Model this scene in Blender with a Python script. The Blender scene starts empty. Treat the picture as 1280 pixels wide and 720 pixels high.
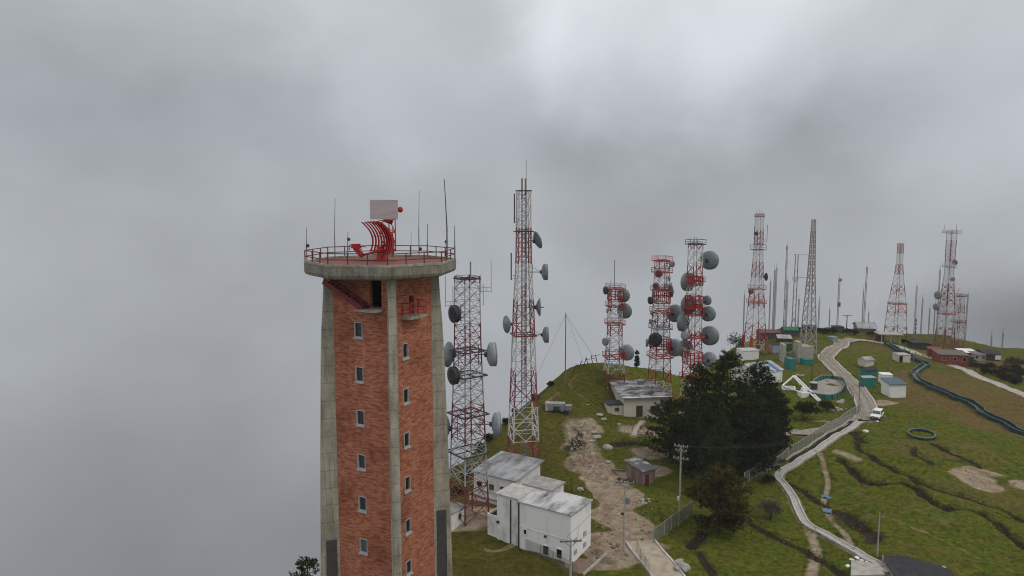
import bpy, bmesh, math, random
import numpy as np
from mathutils import Vector, Matrix
R = math.radians
random.seed(7)
rng = np.random.default_rng(11)
scene = bpy.context.scene
COL = scene.collection

# ------------------------------------------------------------------ camera
CAMZ = 44.0
F = 914.0                       # focal length in photo pixels (1280 wide)
PITCH = R(6.5)
cp, sp = math.cos(PITCH), math.sin(PITCH)
cd = bpy.data.cameras.new('camera')
cd.lens = 36.0 * F / 1280.0
cd.sensor_width = 36.0
cd.clip_start = 0.5
cd.clip_end = 5000
cam = bpy.data.objects.new('camera', cd)
cam.location = (0, 0, CAMZ)
cam.rotation_euler = (R(90) - PITCH, 0, 0)
COL.objects.link(cam)
scene.camera = cam

# ------------------------------------------------------------------ exposure
scene.view_settings.view_transform = 'Standard'
scene.view_settings.look = 'None'
scene.view_settings.exposure = 0.0
scene.view_settings.gamma = 1.0
scene.view_settings.use_curve_mapping = False

scene.cycles.filter_width = 1.1

# ------------------------------------------------------------------ sun (overcast, very soft)
SUN_EL, SUN_AZ = R(50), R(62)
sd = bpy.data.lights.new('sun', 'SUN')
sd.energy = 0.85
sd.angle = R(25)
sd.color = (1.0, 0.96, 0.9)
sun = bpy.data.objects.new('sun', sd)
sundir = Vector((math.sin(SUN_AZ) * math.cos(SUN_EL), -math.cos(SUN_AZ) * math.cos(SUN_EL), math.sin(SUN_EL)))
sun.rotation_euler = sundir.to_track_quat('Z', 'Y').to_euler()
sun.location = (0, 0, 120)
COL.objects.link(sun)

# ------------------------------------------------------------------ world: Nishita sky behind a full cover of cloud
w = bpy.data.worlds.new('World')
scene.world = w
w.use_nodes = True
nt = w.node_tree
nt.nodes.clear()
def N(t, **k):
    n = nt.nodes.new(t)
    for a, b in k.items():
        if a == 'op': n.operation = b
        else: setattr(n, a, b)
    return n
def L(a, b): nt.links.new(a, b)
out = N('ShaderNodeOutputWorld'); bg = N('ShaderNodeBackground')
bg.inputs['Strength'].default_value = 0.1
sky = N('ShaderNodeTexSky', sky_type='NISHITA'); sky.sun_disc = False
sky.sun_elevation = SUN_EL; sky.sun_rotation = R(180) - SUN_AZ
sky.altitude = 2500
tc = N('ShaderNodeTexCoord'); sep = N('ShaderNodeSeparateXYZ'); L(tc.outputs['Generated'], sep.inputs[0])
def math1(op, a, b=None, c=None, clamp=False):
    n = N('ShaderNodeMath', op=op); n.use_clamp = clamp
    for i, v in enumerate((a, b, c)):
        if v is None: continue
        if isinstance(v, (int, float)): n.inputs[i].default_value = v
        else: L(v, n.inputs[i])
    return n.outputs[0]
ramp = N('ShaderNodeValToRGB')
mr = N('ShaderNodeMapRange'); mr.inputs['From Min'].default_value = -0.6; mr.inputs['From Max'].default_value = 0.6
L(sep.outputs['Z'], mr.inputs[0]); L(mr.outputs[0], ramp.inputs[0])
els = ramp.color_ramp.elements
els[0].position = 0.0; els[0].color = (0.225, 0.235, 0.252, 1)
els[1].position = 1.0; els[1].color = (0.92, 0.92, 0.93, 1)
for p, c in ((0.14, (0.272, 0.286, 0.308)), (0.30, (0.368, 0.388, 0.414)), (0.45, (0.412, 0.436, 0.466)), (0.60, (0.415, 0.44, 0.47)), (0.74, (0.50, 0.52, 0.545)), (0.85, (0.66, 0.68, 0.71))):
    e = els.new(p); e.color = (*c, 1)
# soft cloud billows
mp = N('ShaderNodeMapping'); mp.inputs['Scale'].default_value = (1.0, 1.0, 1.35); mp.inputs['Location'].default_value = (3.1, 0.4, 1.7)
L(tc.outputs['Generated'], mp.inputs[0])
n1 = N('ShaderNodeTexNoise'); n1.inputs['Scale'].default_value = 2.3; n1.inputs['Detail'].default_value = 5; n1.inputs['Roughness'].default_value = 0.48; n1.inputs['Distortion'].default_value = 0.1
L(mp.outputs[0], n1.inputs['Vector'])
n2 = N('ShaderNodeTexNoise'); n2.inputs['Scale'].default_value = 5.5; n2.inputs['Detail'].default_value = 7; n2.inputs['Roughness'].default_value = 0.52; n2.inputs['Distortion'].default_value = 0.15
L(mp.outputs[0], n2.inputs['Vector'])
# billow strength grows with height above the fog
amp = N('ShaderNodeMapRange'); amp.inputs['From Min'].default_value = -0.45; amp.inputs['From Max'].default_value = 0.3
amp.inputs['To Min'].default_value = 0.35; amp.inputs['To Max'].default_value = 1.0
L(sep.outputs['Z'], amp.inputs[0])
a1 = math1('SUBTRACT', n1.outputs['Fac'], 0.5); a1 = math1('MULTIPLY', a1, 0.9)
a2 = math1('SUBTRACT', n2.outputs['Fac'], 0.5); a2 = math1('MULTIPLY', a2, 0.42)
cl = math1('ADD', a1, a2); cl = math1('MULTIPLY', cl, amp.outputs[0])
def raydir(px, py):
    x, y = (px - 640) / F, (360 - py) / F
    return Vector((x, cp + y * sp, -sp + y * cp)).normalized()
def blob(px, py, deg, gain, soft=None):
    """a thicker or thinner patch of the cloud cover in a fixed direction of the sky"""
    global cl
    d = raydir(px, py)
    vm = N('ShaderNodeVectorMath', op='DOT_PRODUCT'); vm.inputs[1].default_value = d
    wob = N('ShaderNodeVectorMath', op='MULTIPLY_ADD')
    L(n2.outputs['Color'], wob.inputs[0]); wob.inputs[1].default_value = (.16, .16, .16); L(tc.outputs['Generated'], wob.inputs[2])
    sb = N('ShaderNodeVectorMath', op='SUBTRACT'); L(wob.outputs[0], sb.inputs[0]); sb.inputs[1].default_value = (.08, .08, .08)
    nz = N('ShaderNodeVectorMath', op='NORMALIZE'); L(sb.outputs[0], nz.inputs[0]); L(nz.outputs[0], vm.inputs[0])
    m = N('ShaderNodeMapRange', interpolation_type='SMOOTHSTEP')
    m.inputs['From Min'].default_value = math.cos(R(deg)); m.inputs['From Max'].default_value = 1.0
    m.inputs['To Max'].default_value = gain
    L(vm.outputs['Value'], m.inputs[0])
    cl = math1('ADD', cl, m.outputs[0])
BLOBS = [(690, 40, 13, -0.20), (800, 60, 13, .10), (850, -15, 14, 0.5), (1250, 10, 16, 0.22), (560, 0, 15, 0.16), (775, 205, 9, -0.17), (1120, 250, 17, -0.10),
         (150, 190, 14, -0.09), (30, 20, 15, -0.05), (210, 590, 15, -0.13), (20, 640, 10, -0.06), (60, 330, 9, .05), (440, 470, 10, .04), (640, 130, 14, 0.05), (1255, 425, 6, -0.16)]
for b in BLOBS: blob(*b)
gain = math1('ADD', cl, 1.0); gain = math1('MAXIMUM', gain, 0.3)
cm = N('ShaderNodeVectorMath', op='SCALE'); L(ramp.outputs[0], cm.inputs[0]); L(math1('MULTIPLY', gain, 10.0), cm.inputs['Scale'])
mixw = N('ShaderNodeMix', data_type='RGBA'); mixw.inputs['Factor'].default_value = 0.97
L(sky.outputs[0], mixw.inputs[6]); L(cm.outputs[0], mixw.inputs[7])
L(mixw.outputs[2], bg.inputs['Color']); L(bg.outputs[0], out.inputs['Surface'])

# ------------------------------------------------------------------ basic helpers
def at(px, py, Y):
    """world point on the sight line of a photo pixel at depth Y"""
    x, y = (px - 640) / F, (360 - py) / F
    dx, dy, dz = x, cp + y * sp, -sp + y * cp
    t = Y / dy
    return Vector((dx * t, Y, CAMZ + dz * t))

def link(o, parent=None):
    COL.objects.link(o)
    if parent is not None: o.parent = parent
    return o
def tag(o, label=None, cat=None, group=None, kind=None):
    if label: o['label'] = label
    if cat: o['category'] = cat
    if group: o['group'] = group
    if kind: o['kind'] = kind
    return o
def thing(name, label, cat, loc=(0, 0, 0), rz=0, group=None):
    o = bpy.data.objects.new(name, None)
    o.empty_display_size = 0.3
    o.location = loc; o.rotation_euler = (0, 0, rz)
    link(o)
    return tag(o, label, cat, group)

class MB:
    """collects shapes into one mesh"""
    def __init__(s): s.v = []; s.f = []
    def add(s, vs, fs):
        b = len(s.v); s.v += [tuple(v) for v in vs]; s.f += [tuple(i + b for i in f) for f in fs]
    def box(s, c, d, rz=0, m=None):
        x, y, z = d[0] / 2, d[1] / 2, d[2] / 2
        vs = [Vector((i * x, j * y, k * z)) for k in (-1, 1) for i, j in ((-1, -1), (1, -1), (1, 1), (-1, 1))]
        rot = m if m is not None else Matrix.Rotation(rz, 3, 'Z')
        vs = [rot @ v + Vector(c) for v in vs]
        s.add(vs, [(3, 2, 1, 0), (4, 5, 6, 7), (0, 1, 5, 4), (1, 2, 6, 5), (2, 3, 7, 6), (3, 0, 4, 7)])
        return s
    def bar(s, p, q, wd=0.1, ht=None, caps=True):
        p, q = Vector(p), Vector(q); ht = wd if ht is None else ht
        d = (q - p)
        if d.length < 1e-6: return s
        d.normalize()
        up = Vector((0, 0, 1)) if abs(d.z) < 0.95 else Vector((0, 1, 0))
        a = d.cross(up).normalized(); b = a.cross(d).normalized()
        a *= wd / 2; b *= ht / 2
        vs = [p - a - b, p + a - b, p + a + b, p - a + b, q - a - b, q + a - b, q + a + b, q - a + b]
        fs = [(0, 1, 5, 4), (1, 2, 6, 5), (2, 3, 7, 6), (3, 0, 4, 7)]
        if caps: fs += [(3, 2, 1, 0), (4, 5, 6, 7)]
        s.add(vs, fs); return s
    def tube(s, pts, r, n=6, r2=None, caps=True):
        pts = [Vector(p) for p in pts]; m = len(pts); vs = []; fs = []
        for i, p in enumerate(pts):
            d = (pts[min(i + 1, m - 1)] - pts[max(i - 1, 0)]).normalized()
            up = Vector((0, 0, 1)) if abs(d.z) < 0.95 else Vector((0, 1, 0))
            a = d.cross(up).normalized(); b = a.cross(d).normalized()
            rr = r if r2 is None else r + (r2 - r) * i / (m - 1)
            for k in range(n):
                t = 2 * math.pi * k / n
                vs.append(p + (a * math.cos(t) + b * math.sin(t)) * rr)
        for i in range(m - 1):
            for k in range(n):
                fs.append((i * n + k, i * n + (k + 1) % n, (i + 1) * n + (k + 1) % n, (i + 1) * n + k))
        if caps: fs += [tuple(range(n))[::-1], tuple(range((m - 1) * n, m * n))]
        s.add(vs, fs); return s
    def lathe(s, prof, n=24, m=None, o=(0, 0, 0)):
        """profile of (radius, height) turned about local Z, then rotated by m"""
        vs = []; fs = []; k = len(prof)
        for r, h in prof:
            for i in range(n):
                t = 2 * math.pi * i / n
                v = Vector((r * math.cos(t), r * math.sin(t), h))
                vs.append((m @ v if m is not None else v) + Vector(o))
        for j in range(k - 1):
            for i in range(n):
                fs.append((j * n + i, j * n + (i + 1) % n, (j + 1) * n + (i + 1) % n, (j + 1) * n + i))
        if prof[0][0] > 1e-4: fs.append(tuple(range(n))[::-1])
        if prof[-1][0] > 1e-4: fs.append(tuple(range((k - 1) * n, k * n)))
        s.add(vs, fs); return s
    def prism(s, poly, z0, z1):
        n = len(poly)
        vs = [(x, y, z0) for x, y in poly] + [(x, y, z1) for x, y in poly]
        s.add(vs, [tuple(range(n))[::-1], tuple(range(n, 2 * n))] + [(i, (i + 1) % n, n + (i + 1) % n, n + i) for i in range(n)])
        return s
    def loft(s, rings, caps=True):
        n = len(rings[0]); vs = [v for r in rings for v in r]; fs = []
        for j in range(len(rings) - 1):
            for i in range(n):
                fs.append((j * n + i, j * n + (i + 1) % n, (j + 1) * n + (i + 1) % n, (j + 1) * n + i))
        if caps: fs += [tuple(range(n))[::-1], tuple(range((len(rings) - 1) * n, len(rings) * n))]
        s.add(vs, fs); return s
    def sphere(s, c, r, n=10, sq=(1, 1, 1)):
        prof = [(max(1e-5, r * math.sin(math.pi * i / n)), -r * math.cos(math.pi * i / n)) for i in range(n + 1)]
        mm = Matrix.Diagonal(sq)
        return s.lathe(prof, n=n + 4, m=mm, o=c)
    def mesh(s, name, smooth=False):
        me = bpy.data.meshes.new(name)
        me.from_pydata(s.v, [], s.f); me.update()
        bm = bmesh.new(); bm.from_mesh(me)
        bmesh.ops.recalc_face_normals(bm, faces=bm.faces); bm.to_mesh(me); bm.free()
        if smooth:
            for p in me.polygons: p.use_smooth = True
        return me
    def build(s, name, mat, parent=None, smooth=False, loc=None):
        me = s.mesh(name, smooth)
        me.materials.append(mat)
        o = bpy.data.objects.new(name, me)
        if loc is not None: o.location = loc
        return link(o, parent)

# ------------------------------------------------------------------ materials
MATS = {}
def mat(name, c, c2=None, scale=3.0, rough=0.8, bump=0.0, metal=0.0, stretch=(1, 1, 1), detail=6, mixpow=None, spec=0.35):
    if name in MATS: return MATS[name]
    m = bpy.data.materials.new(name); m.use_nodes = True
    t = m.node_tree; b = t.nodes['Principled BSDF']
    b.inputs['Roughness'].default_value = rough; b.inputs['Metallic'].default_value = metal
    b.inputs['Specular IOR Level'].default_value = spec
    c2 = c2 or tuple(x * 0.7 for x in c)
    tcn = t.nodes.new('ShaderNodeTexCoord'); mpn = t.nodes.new('ShaderNodeMapping'); mpn.inputs['Scale'].default_value = stretch
    t.links.new(tcn.outputs['Object'], mpn.inputs[0])
    nz = t.nodes.new('ShaderNodeTexNoise'); nz.inputs['Scale'].default_value = scale; nz.inputs['Detail'].default_value = detail; nz.inputs['Roughness'].default_value = 0.62
    t.links.new(mpn.outputs[0], nz.inputs['Vector'])
    rp = t.nodes.new('ShaderNodeValToRGB')
    lo, hi = mixpow or (0.35, 0.68)
    rp.color_ramp.elements[0].position = lo; rp.color_ramp.elements[1].position = hi
    rp.color_ramp.elements[0].color = (*c, 1); rp.color_ramp.elements[1].color = (*c2, 1)
    t.links.new(nz.outputs['Fac'], rp.inputs[0]); t.links.new(rp.outputs[0], b.inputs['Base Color'])
    if bump:
        bn = t.nodes.new('ShaderNodeBump'); bn.inputs['Strength'].default_value = bump; bn.inputs['Distance'].default_value = 0.05
        t.links.new(nz.outputs['Fac'], bn.inputs['Height']); t.links.new(bn.outputs[0], b.inputs['Normal'])
    MATS[name] = m
    return m
def corrugated(name, c, c2, pitch=0.25, axis='X', rough=0.55, metal=0.0, scale=1.2, stretch=(1, 1, 1), lohi=(0.4, 0.7), depth=0.5):
    m = mat(name, c, c2, scale, rough, 0, metal, stretch, mixpow=lohi)
    t = m.node_tree; b = t.nodes['Principled BSDF']
    tcn = t.nodes.new('ShaderNodeTexCoord'); wv = t.nodes.new('ShaderNodeTexWave'); wv.bands_direction = axis
    wv.inputs['Scale'].default_value = 0.314 / pitch
    t.links.new(tcn.outputs['Object'], wv.inputs['Vector'])
    bn = t.nodes.new('ShaderNodeBump'); bn.inputs['Strength'].default_value = depth; bn.inputs['Distance'].default_value = 0.06
    t.links.new(wv.outputs['Fac'], bn.inputs['Height']); t.links.new(bn.outputs[0], b.inputs['Normal'])
    return m
def banded(name, H, n, c1=(0.25, 0.026, 0.022), c2=(0.55, 0.54, 0.53), start=0):
    """aviation paint: n bands of red and white up a tower of height H"""
    if name in MATS: return MATS[name]
    m = bpy.data.materials.new(name); m.use_nodes = True
    t = m.node_tree; b = t.nodes['Principled BSDF']; b.inputs['Roughness'].default_value = 0.6
    tcn = t.nodes.new('ShaderNodeTexCoord'); sx = t.nodes.new('ShaderNodeSeparateXYZ'); t.links.new(tcn.outputs['Object'], sx.inputs[0])
    def mth(op, a, v):
        q = t.nodes.new('ShaderNodeMath'); q.operation = op; t.links.new(a, q.inputs[0]); q.inputs[1].default_value = v; return q.outputs[0]
    x = mth('MULTIPLY', sx.outputs['Z'], n / H); x = mth('ADD', x, start + 20.0); x = mth('FLOOR', x, 0); x = mth('MODULO', x, 2)
    nz = t.nodes.new('ShaderNodeTexNoise'); nz.inputs['Scale'].default_value = 1.5; nz.inputs['Detail'].default_value = 5
    t.links.new(tcn.outputs['Object'], nz.inputs['Vector'])
    mx = t.nodes.new('ShaderNodeMix'); mx.data_type = 'RGBA'; t.links.new(x, mx.inputs['Factor'])
    mx.inputs[6].default_value = (*c1, 1); mx.inputs[7].default_value = (*c2, 1)
    m2 = t.nodes.new('ShaderNodeMix'); m2.data_type = 'RGBA'; m2.blend_type = 'MULTIPLY'
    rp = t.nodes.new('ShaderNodeMapRange'); rp.inputs['From Min'].default_value = .42; rp.inputs['From Max'].default_value = .75; rp.inputs['To Max'].default_value = .8
    t.links.new(nz.outputs['Fac'], rp.inputs[0]); t.links.new(rp.outputs[0], m2.inputs['Factor'])
    t.links.new(mx.outputs[2], m2.inputs[6]); m2.inputs[7].default_value = (.45, .36, .32, 1)
    t.links.new(m2.outputs[2], b.inputs['Base Color'])
    MATS[name] = m
    return m

M_conc = mat('concrete', (0.36, 0.335, 0.27), (0.19, 0.178, 0.14), 2.2, 0.9, 0.25, stretch=(1, 1, 0.35))
def lift_lines(m, gap=1.25):
    t = m.node_tree; b = t.nodes['Principled BSDF']; src = b.inputs['Base Color'].links[0].from_socket
    n = lambda ty: t.nodes.new(ty)
    tcn = n('ShaderNodeTexCoord'); sx = n('ShaderNodeSeparateXYZ'); t.links.new(tcn.outputs['Object'], sx.inputs[0])
    nz = n('ShaderNodeTexNoise'); nz.inputs['Scale'].default_value = .8; t.links.new(tcn.outputs['Object'], nz.inputs['Vector'])
    def mm(op, a, v):
        q = n('ShaderNodeMath'); q.operation = op; t.links.new(a, q.inputs[0])
        if isinstance(v, (int, float)): q.inputs[1].default_value = v
        else: t.links.new(v, q.inputs[1])
        return q.outputs[0]
    z = mm('ADD', sx.outputs['Z'], mm('MULTIPLY', nz.outputs['Fac'], .12)); fr = mm('FRACT', mm('MULTIPLY', z, 1 / gap), 0); ln = mm('LESS_THAN', fr, .05)
    mp = n('ShaderNodeMapping'); mp.inputs['Scale'].default_value = (3.5, 3.5, .16); t.links.new(tcn.outputs['Object'], mp.inputs[0])
    st = n('ShaderNodeTexNoise'); st.inputs['Scale'].default_value = 1.4; st.inputs['Detail'].default_value = 7; st.inputs['Roughness'].default_value = .7; t.links.new(mp.outputs[0], st.inputs['Vector'])
    def mul(f, a, c):
        q = n('ShaderNodeMix'); q.data_type = 'RGBA'; q.blend_type = 'MULTIPLY'; t.links.new(f, q.inputs['Factor']); t.links.new(a, q.inputs[6]); q.inputs[7].default_value = (*c, 1); return q.outputs[2]
    r = n('ShaderNodeMapRange'); r.inputs['From Min'].default_value = .48; r.inputs['From Max'].default_value = .72; t.links.new(st.outputs['Fac'], r.inputs[0])
    c = mul(r.outputs[0], src, (.52, .50, .46)); c = mul(mm('MULTIPLY', ln, .6), c, (.5, .47, .42))
    g = n('ShaderNodeTexNoise'); g.inputs['Scale'].default_value = 9; g.inputs['Detail'].default_value = 6; t.links.new(tcn.outputs['Object'], g.inputs['Vector'])
    r2 = n('ShaderNodeMapRange'); r2.inputs['From Min'].default_value = .5; r2.inputs['From Max'].default_value = .68; t.links.new(g.outputs['Fac'], r2.inputs[0]); c = mul(r2.outputs[0], c, (.78, .76, .72))
    t.links.new(c, b.inputs['Base Color'])
M_fin = mat('fin_concrete', (0.42, 0.385, 0.305), (0.24, 0.222, 0.172), 1.1, 0.9, 0.3, stretch=(1, 1, 0.5)); lift_lines(M_fin)
M_concl = mat('pale_concrete', (0.42, 0.39, 0.34), (0.26, 0.24, 0.21), 1.6, 0.9, 0.2)
M_red = mat('red_paint', (0.44, 0.016, 0.012), (0.27, 0.015, 0.012), 3, 0.5)
M_redd = mat('dull_or_shaded_red', (0.17, 0.02, 0.018), (0.1, 0.015, 0.014), 3, 0.6)  # dull red paint; on the tower stair it stands in for shade
M_dark = mat('dark_steel', (0.03, 0.03, 0.034), (0.05, 0.048, 0.046), 4, 0.6)
M_galv = mat('galvanised_steel', (0.26, 0.27, 0.28), (0.17, 0.175, 0.18), 4, 0.55, metal=0.3)
M_glass = mat('dark_glass', (0.012, 0.014, 0.017), (0.03, 0.034, 0.038), 1, 0.12, spec=0.6)
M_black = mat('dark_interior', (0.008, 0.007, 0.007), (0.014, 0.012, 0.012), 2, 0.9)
def vary(m, a, c):
    t = m.node_tree; b = t.nodes['Principled BSDF']; oi = t.nodes.new('ShaderNodeObjectInfo'); rp = t.nodes.new('ShaderNodeValToRGB')
    rp.color_ramp.elements[0].position = .55; rp.color_ramp.elements[0].color = (*a, 1); rp.color_ramp.elements[1].color = (*c, 1)
    t.links.new(oi.outputs['Random'], rp.inputs[0]); t.links.new(rp.outputs[0], b.inputs['Base Color'])
vary(M_glass, (.010, .012, .014), (.075, .08, .085))
M_frame = mat('window_frame_white', (0.42, 0.42, 0.41), (0.32, 0.32, 0.31), 5, 0.6)
M_dish = mat('dish_grey', (0.20, 0.235, 0.235), (0.13, 0.155, 0.155), 2, 0.6)
M_dishp = mat('dish_pale', (0.30, 0.33, 0.345), (0.22, 0.24, 0.25), 2, 0.6)
M_dishd = mat('dish_dark', (0.022, 0.022, 0.024), (0.07, 0.055, 0.052), 1.2, 0.85, spec=.1)
M_dishr = mat('dish_red', (0.19, 0.022, 0.018), (0.11, 0.018, 0.016), 2, 0.6)
M_white = mat('white_paint', (0.74, 0.74, 0.73), (0.5, 0.49, 0.47), 1.4, 0.7, mixpow=(0.5, 0.8))
M_wwall = mat('white_wall', (0.74, 0.73, 0.70), (0.36, 0.34, 0.30), 0.9, 0.85, 0.1, stretch=(1, 1, 0.45), mixpow=(0.48, 0.8))
M_cream = mat('cream_wall', (0.56, 0.52, 0.43), (0.34, 0.30, 0.24), 0.8, 0.85, 0.1, stretch=(1, 1, 0.45), mixpow=(0.5, 0.8))
M_teal = mat('teal_paint', (0.02, 0.2, 0.16), (0.02, 0.13, 0.105), 1.5, 0.7)
M_tealf = mat('teal_fence_mesh', (0.012, 0.04, 0.042), (0.022, 0.06, 0.058), 2.5, 0.8)
M_tealr = mat('teal_rail', (0.17, 0.22, 0.22), (0.09, 0.13, 0.13), 2.5, 0.7)
M_green = mat('green_paint', (0.03, 0.13, 0.055), (0.02, 0.08, 0.04), 2, 0.7)
M_orange = mat('orange_paint', (0.42, 0.07, 0.015), (0.3, 0.045, 0.012), 2, 0.6)
M_wood = mat('weathered_wood', (0.20, 0.18, 0.155), (0.12, 0.105, 0.09), 4, 0.9, stretch=(1, 1, 0.2))
M_bark = mat('bark', (0.07, 0.05, 0.036), (0.035, 0.026, 0.02), 5, 0.95, 0.3, stretch=(1, 1, 0.3))
M_wire = mat('cable', (0.05, 0.05, 0.052), (0.03, 0.03, 0.03), 2, 0.7)
M_rock = mat('rock', (0.36, 0.34, 0.31), (0.2, 0.185, 0.165), 2, 0.9, 0.4)
M_soil = mat('soil', (0.26, 0.19, 0.125), (0.14, 0.10, 0.07), 0.7, 0.95, 0.5)
M_blue = mat('blue_sheet', (0.14, 0.24, 0.33), (0.09, 0.16, 0.24), 3, 0.6)
M_redbrick = mat('red_wall', (0.25, 0.06, 0.035), (0.15, 0.04, 0.028), 1.2, 0.85)
M_roofg = corrugated('grey_roof_sheet', (0.33, 0.335, 0.34), (0.10, 0.10, 0.105), 0.35, 'X', 0.6, 0.0, 0.6, (1, 0.35, 1), (0.42, 0.66))
M_roofd = corrugated('dark_roof_sheet', (0.026, 0.026, 0.03), (0.045, 0.045, 0.05), 0.4, 'X', 0.9)
M_rooft = corrugated('teal_roof_sheet', (0.055, 0.11, 0.12), (0.04, 0.08, 0.09), 0.4, 'X', 0.55)
M_wcorr = corrugated('white_wall_sheet', (0.80, 0.80, 0.79), (0.48, 0.46, 0.43), 0.45, 'X', 0.6, 0.0, 0.8, (1, 1, 0.3), (0.54, 0.9), depth=0.25)

# ------------------------------------------------------------------ terrain shape
PLATEAU = [(-34, -40), (-30, 40), (-27, 62), (-22, 82), (-15.5, 104), (-11.6, 118), (-3, 131), (5, 144), (14, 158), (27, 168), (44, 184),
           (62, 210), (76, 236), (92, 252), (130, 266), (190, 272), (250, 262), (420, 255), (420, -40)]
def seg_dist(X, Y, a, b):
    ax, ay = a; bx, by = b; dx, dy = bx - ax, by - ay
    t = np.clip(((X - ax) * dx + (Y - ay) * dy) / (dx * dx + dy * dy + 1e-9), 0, 1)
    return np.hypot(X - ax - t * dx, Y - ay - t * dy)
def poly_dist(X, Y, pts):
    d = np.full(np.shape(X), 1e9)
    for a, b in zip(pts[:-1], pts[1:]): d = np.minimum(d, seg_dist(X, Y, a, b))
    return d
def inside(X, Y, poly):
    r = np.zeros(np.shape(X), bool); n = len(poly)
    for i in range(n):
        x1, y1 = poly[i]; x2, y2 = poly[(i + 1) % n]
        c = ((y1 > Y) != (y2 > Y)) & (X < (x2 - x1) * (Y - y1) / (y2 - y1 + 1e-12) + x1)
        r ^= c
    return r
def sstep(a, b, x):
    t = np.clip((x - a) / (b - a), 0, 1); return t * t * (3 - 2 * t)
_wr = np.random.default_rng(5)
WAV = []
for lam, amp in ((60, .5), (38, .35), (24, .22), (15, .14), (9, .08), (5.5, .05), (3.4, .03)):
    for _ in range(3):
        th = _wr.uniform(0, 2 * math.pi); WAV.append((math.cos(th) * 2 * math.pi / lam, math.sin(th) * 2 * math.pi / lam, _wr.uniform(0, 6.28), amp / 1.7))
def hbase(X, Y):
    X = np.asarray(X, float); Y = np.asarray(Y, float)
    h = np.zeros(np.broadcast(X, Y).shape)
    for kx, ky, ph, am in WAV: h = h + am * np.sin(kx * X + ky * Y + ph)
    def g(cx, cy, sx, sy, am): return am * np.exp(-((X - cx) / sx) ** 2 - ((Y - cy) / sy) ** 2)
    h = h + g(16, 160, 16, 20, 9.5) + g(2, 138, 12, 14, 3.0) + g(34, 168, 13, 12, 3.0)
    h = h + g(105, 244, 40, 22, 0.6) + g(75, 222, 18, 16, 0.8)
    h = h - g(52, 108, 16, 12, 0.8)
    h = h - 0.12 * np.maximum(0, X - 118) * sstep(165, 225, Y)
    dd = poly_dist(X, Y, PLATEAU + PLATEAU[:1]); ins = inside(X, Y, PLATEAU)
    s = np.where(ins, -dd, dd)
    e = np.maximum(0, s + 3.0)
    h = h - np.where(e < 8, e * e * 0.075, 4.8 + (e - 8) * 1.2)
    return h
def hz(x, y): return float(hbase(np.array([x]), np.array([y]))[0])
_T = np.arange(35, 420, 0.25)
def gp(px, py):
    """ground point seen at a photo pixel"""
    x, y = (px - 640) / F, (360 - py) / F
    dx, dy, dz = x, cp + y * sp, -sp + y * cp
    Yv = _T; Xv = dx / dy * Yv; Zv = CAMZ + dz / dy * Yv
    hv = hbase(Xv, Yv)
    below = np.nonzero(Zv <= hv)[0]
    i = below[0] if len(below) else int(np.argmin(Zv - hv))
    return Vector((Xv[i], Yv[i], hv[i]))
def gpl(pts): return [gp(*p) for p in pts]
def resample(pts, step=1.0):
    P = np.array([(p[0], p[1]) for p in pts])
    # Catmull-Rom through the points
    out = []
    for i in range(len(P) - 1):
        p0, p1, p2, p3 = P[max(i - 1, 0)], P[i], P[i + 1], P[min(i + 2, len(P) - 1)]
        n = max(2, int(np.hypot(*(p2 - p1)) / step))
        for k in range(n):
            t = k / n
            out.append(0.5 * ((2 * p1) + (-p0 + p2) * t + (2 * p0 - 5 * p1 + 4 * p2 - p3) * t * t + (-p0 + 3 * p1 - 3 * p2 + p3) * t ** 3))
    out.append(P[-1])
    return np.array(out)

ROADS = {}    # name -> (polyline, half width)
def road_path(key, px, wd, step=0.8): ROADS[key] = (resample(gpl(px), step), wd / 2)
road_path('summit', [(1066, 424.5), (1053, 427), (1051, 432), (1037, 441), (1032, 447), (1040, 456), (1051, 466), (1063, 478), (1074, 491), (1081, 503), (1084, 515), (1081, 525)], 3.8)
road_path('branch', [(1081, 519), (1062, 525), (1046, 533), (1032, 538), (1014, 541), (1000, 541), (988, 541)], 2.4)
road_path('ridge', [(1058, 425), (1074, 425), (1092, 427), (1108, 430), (1128, 435), (1150, 443), (1180, 453), (1212, 465), (1245, 479), (1290, 498)], 2.6)
road_path('walk', [(1112, 716), (1098, 705), (1080, 697), (1060, 685), (1037, 672), (1012, 658), (1003, 648), (993, 625), (984, 610), (973, 597), (980, 587), (1000, 575), (1030, 556), (1055, 541), (1075, 527)], 1.25, 0.5)
road_path('gateway', [(800, 677), (806, 685), (815, 696), (826, 710), (838, 726), (848, 742)], 3.6)
road_path('slab_path', [(792, 545), (797, 533), (803, 527)], 0.9)
road_path('dirt', [(752, 596), (762, 606), (770, 622), (773, 640), (780, 656), (794, 674)], 5.4)
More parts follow.
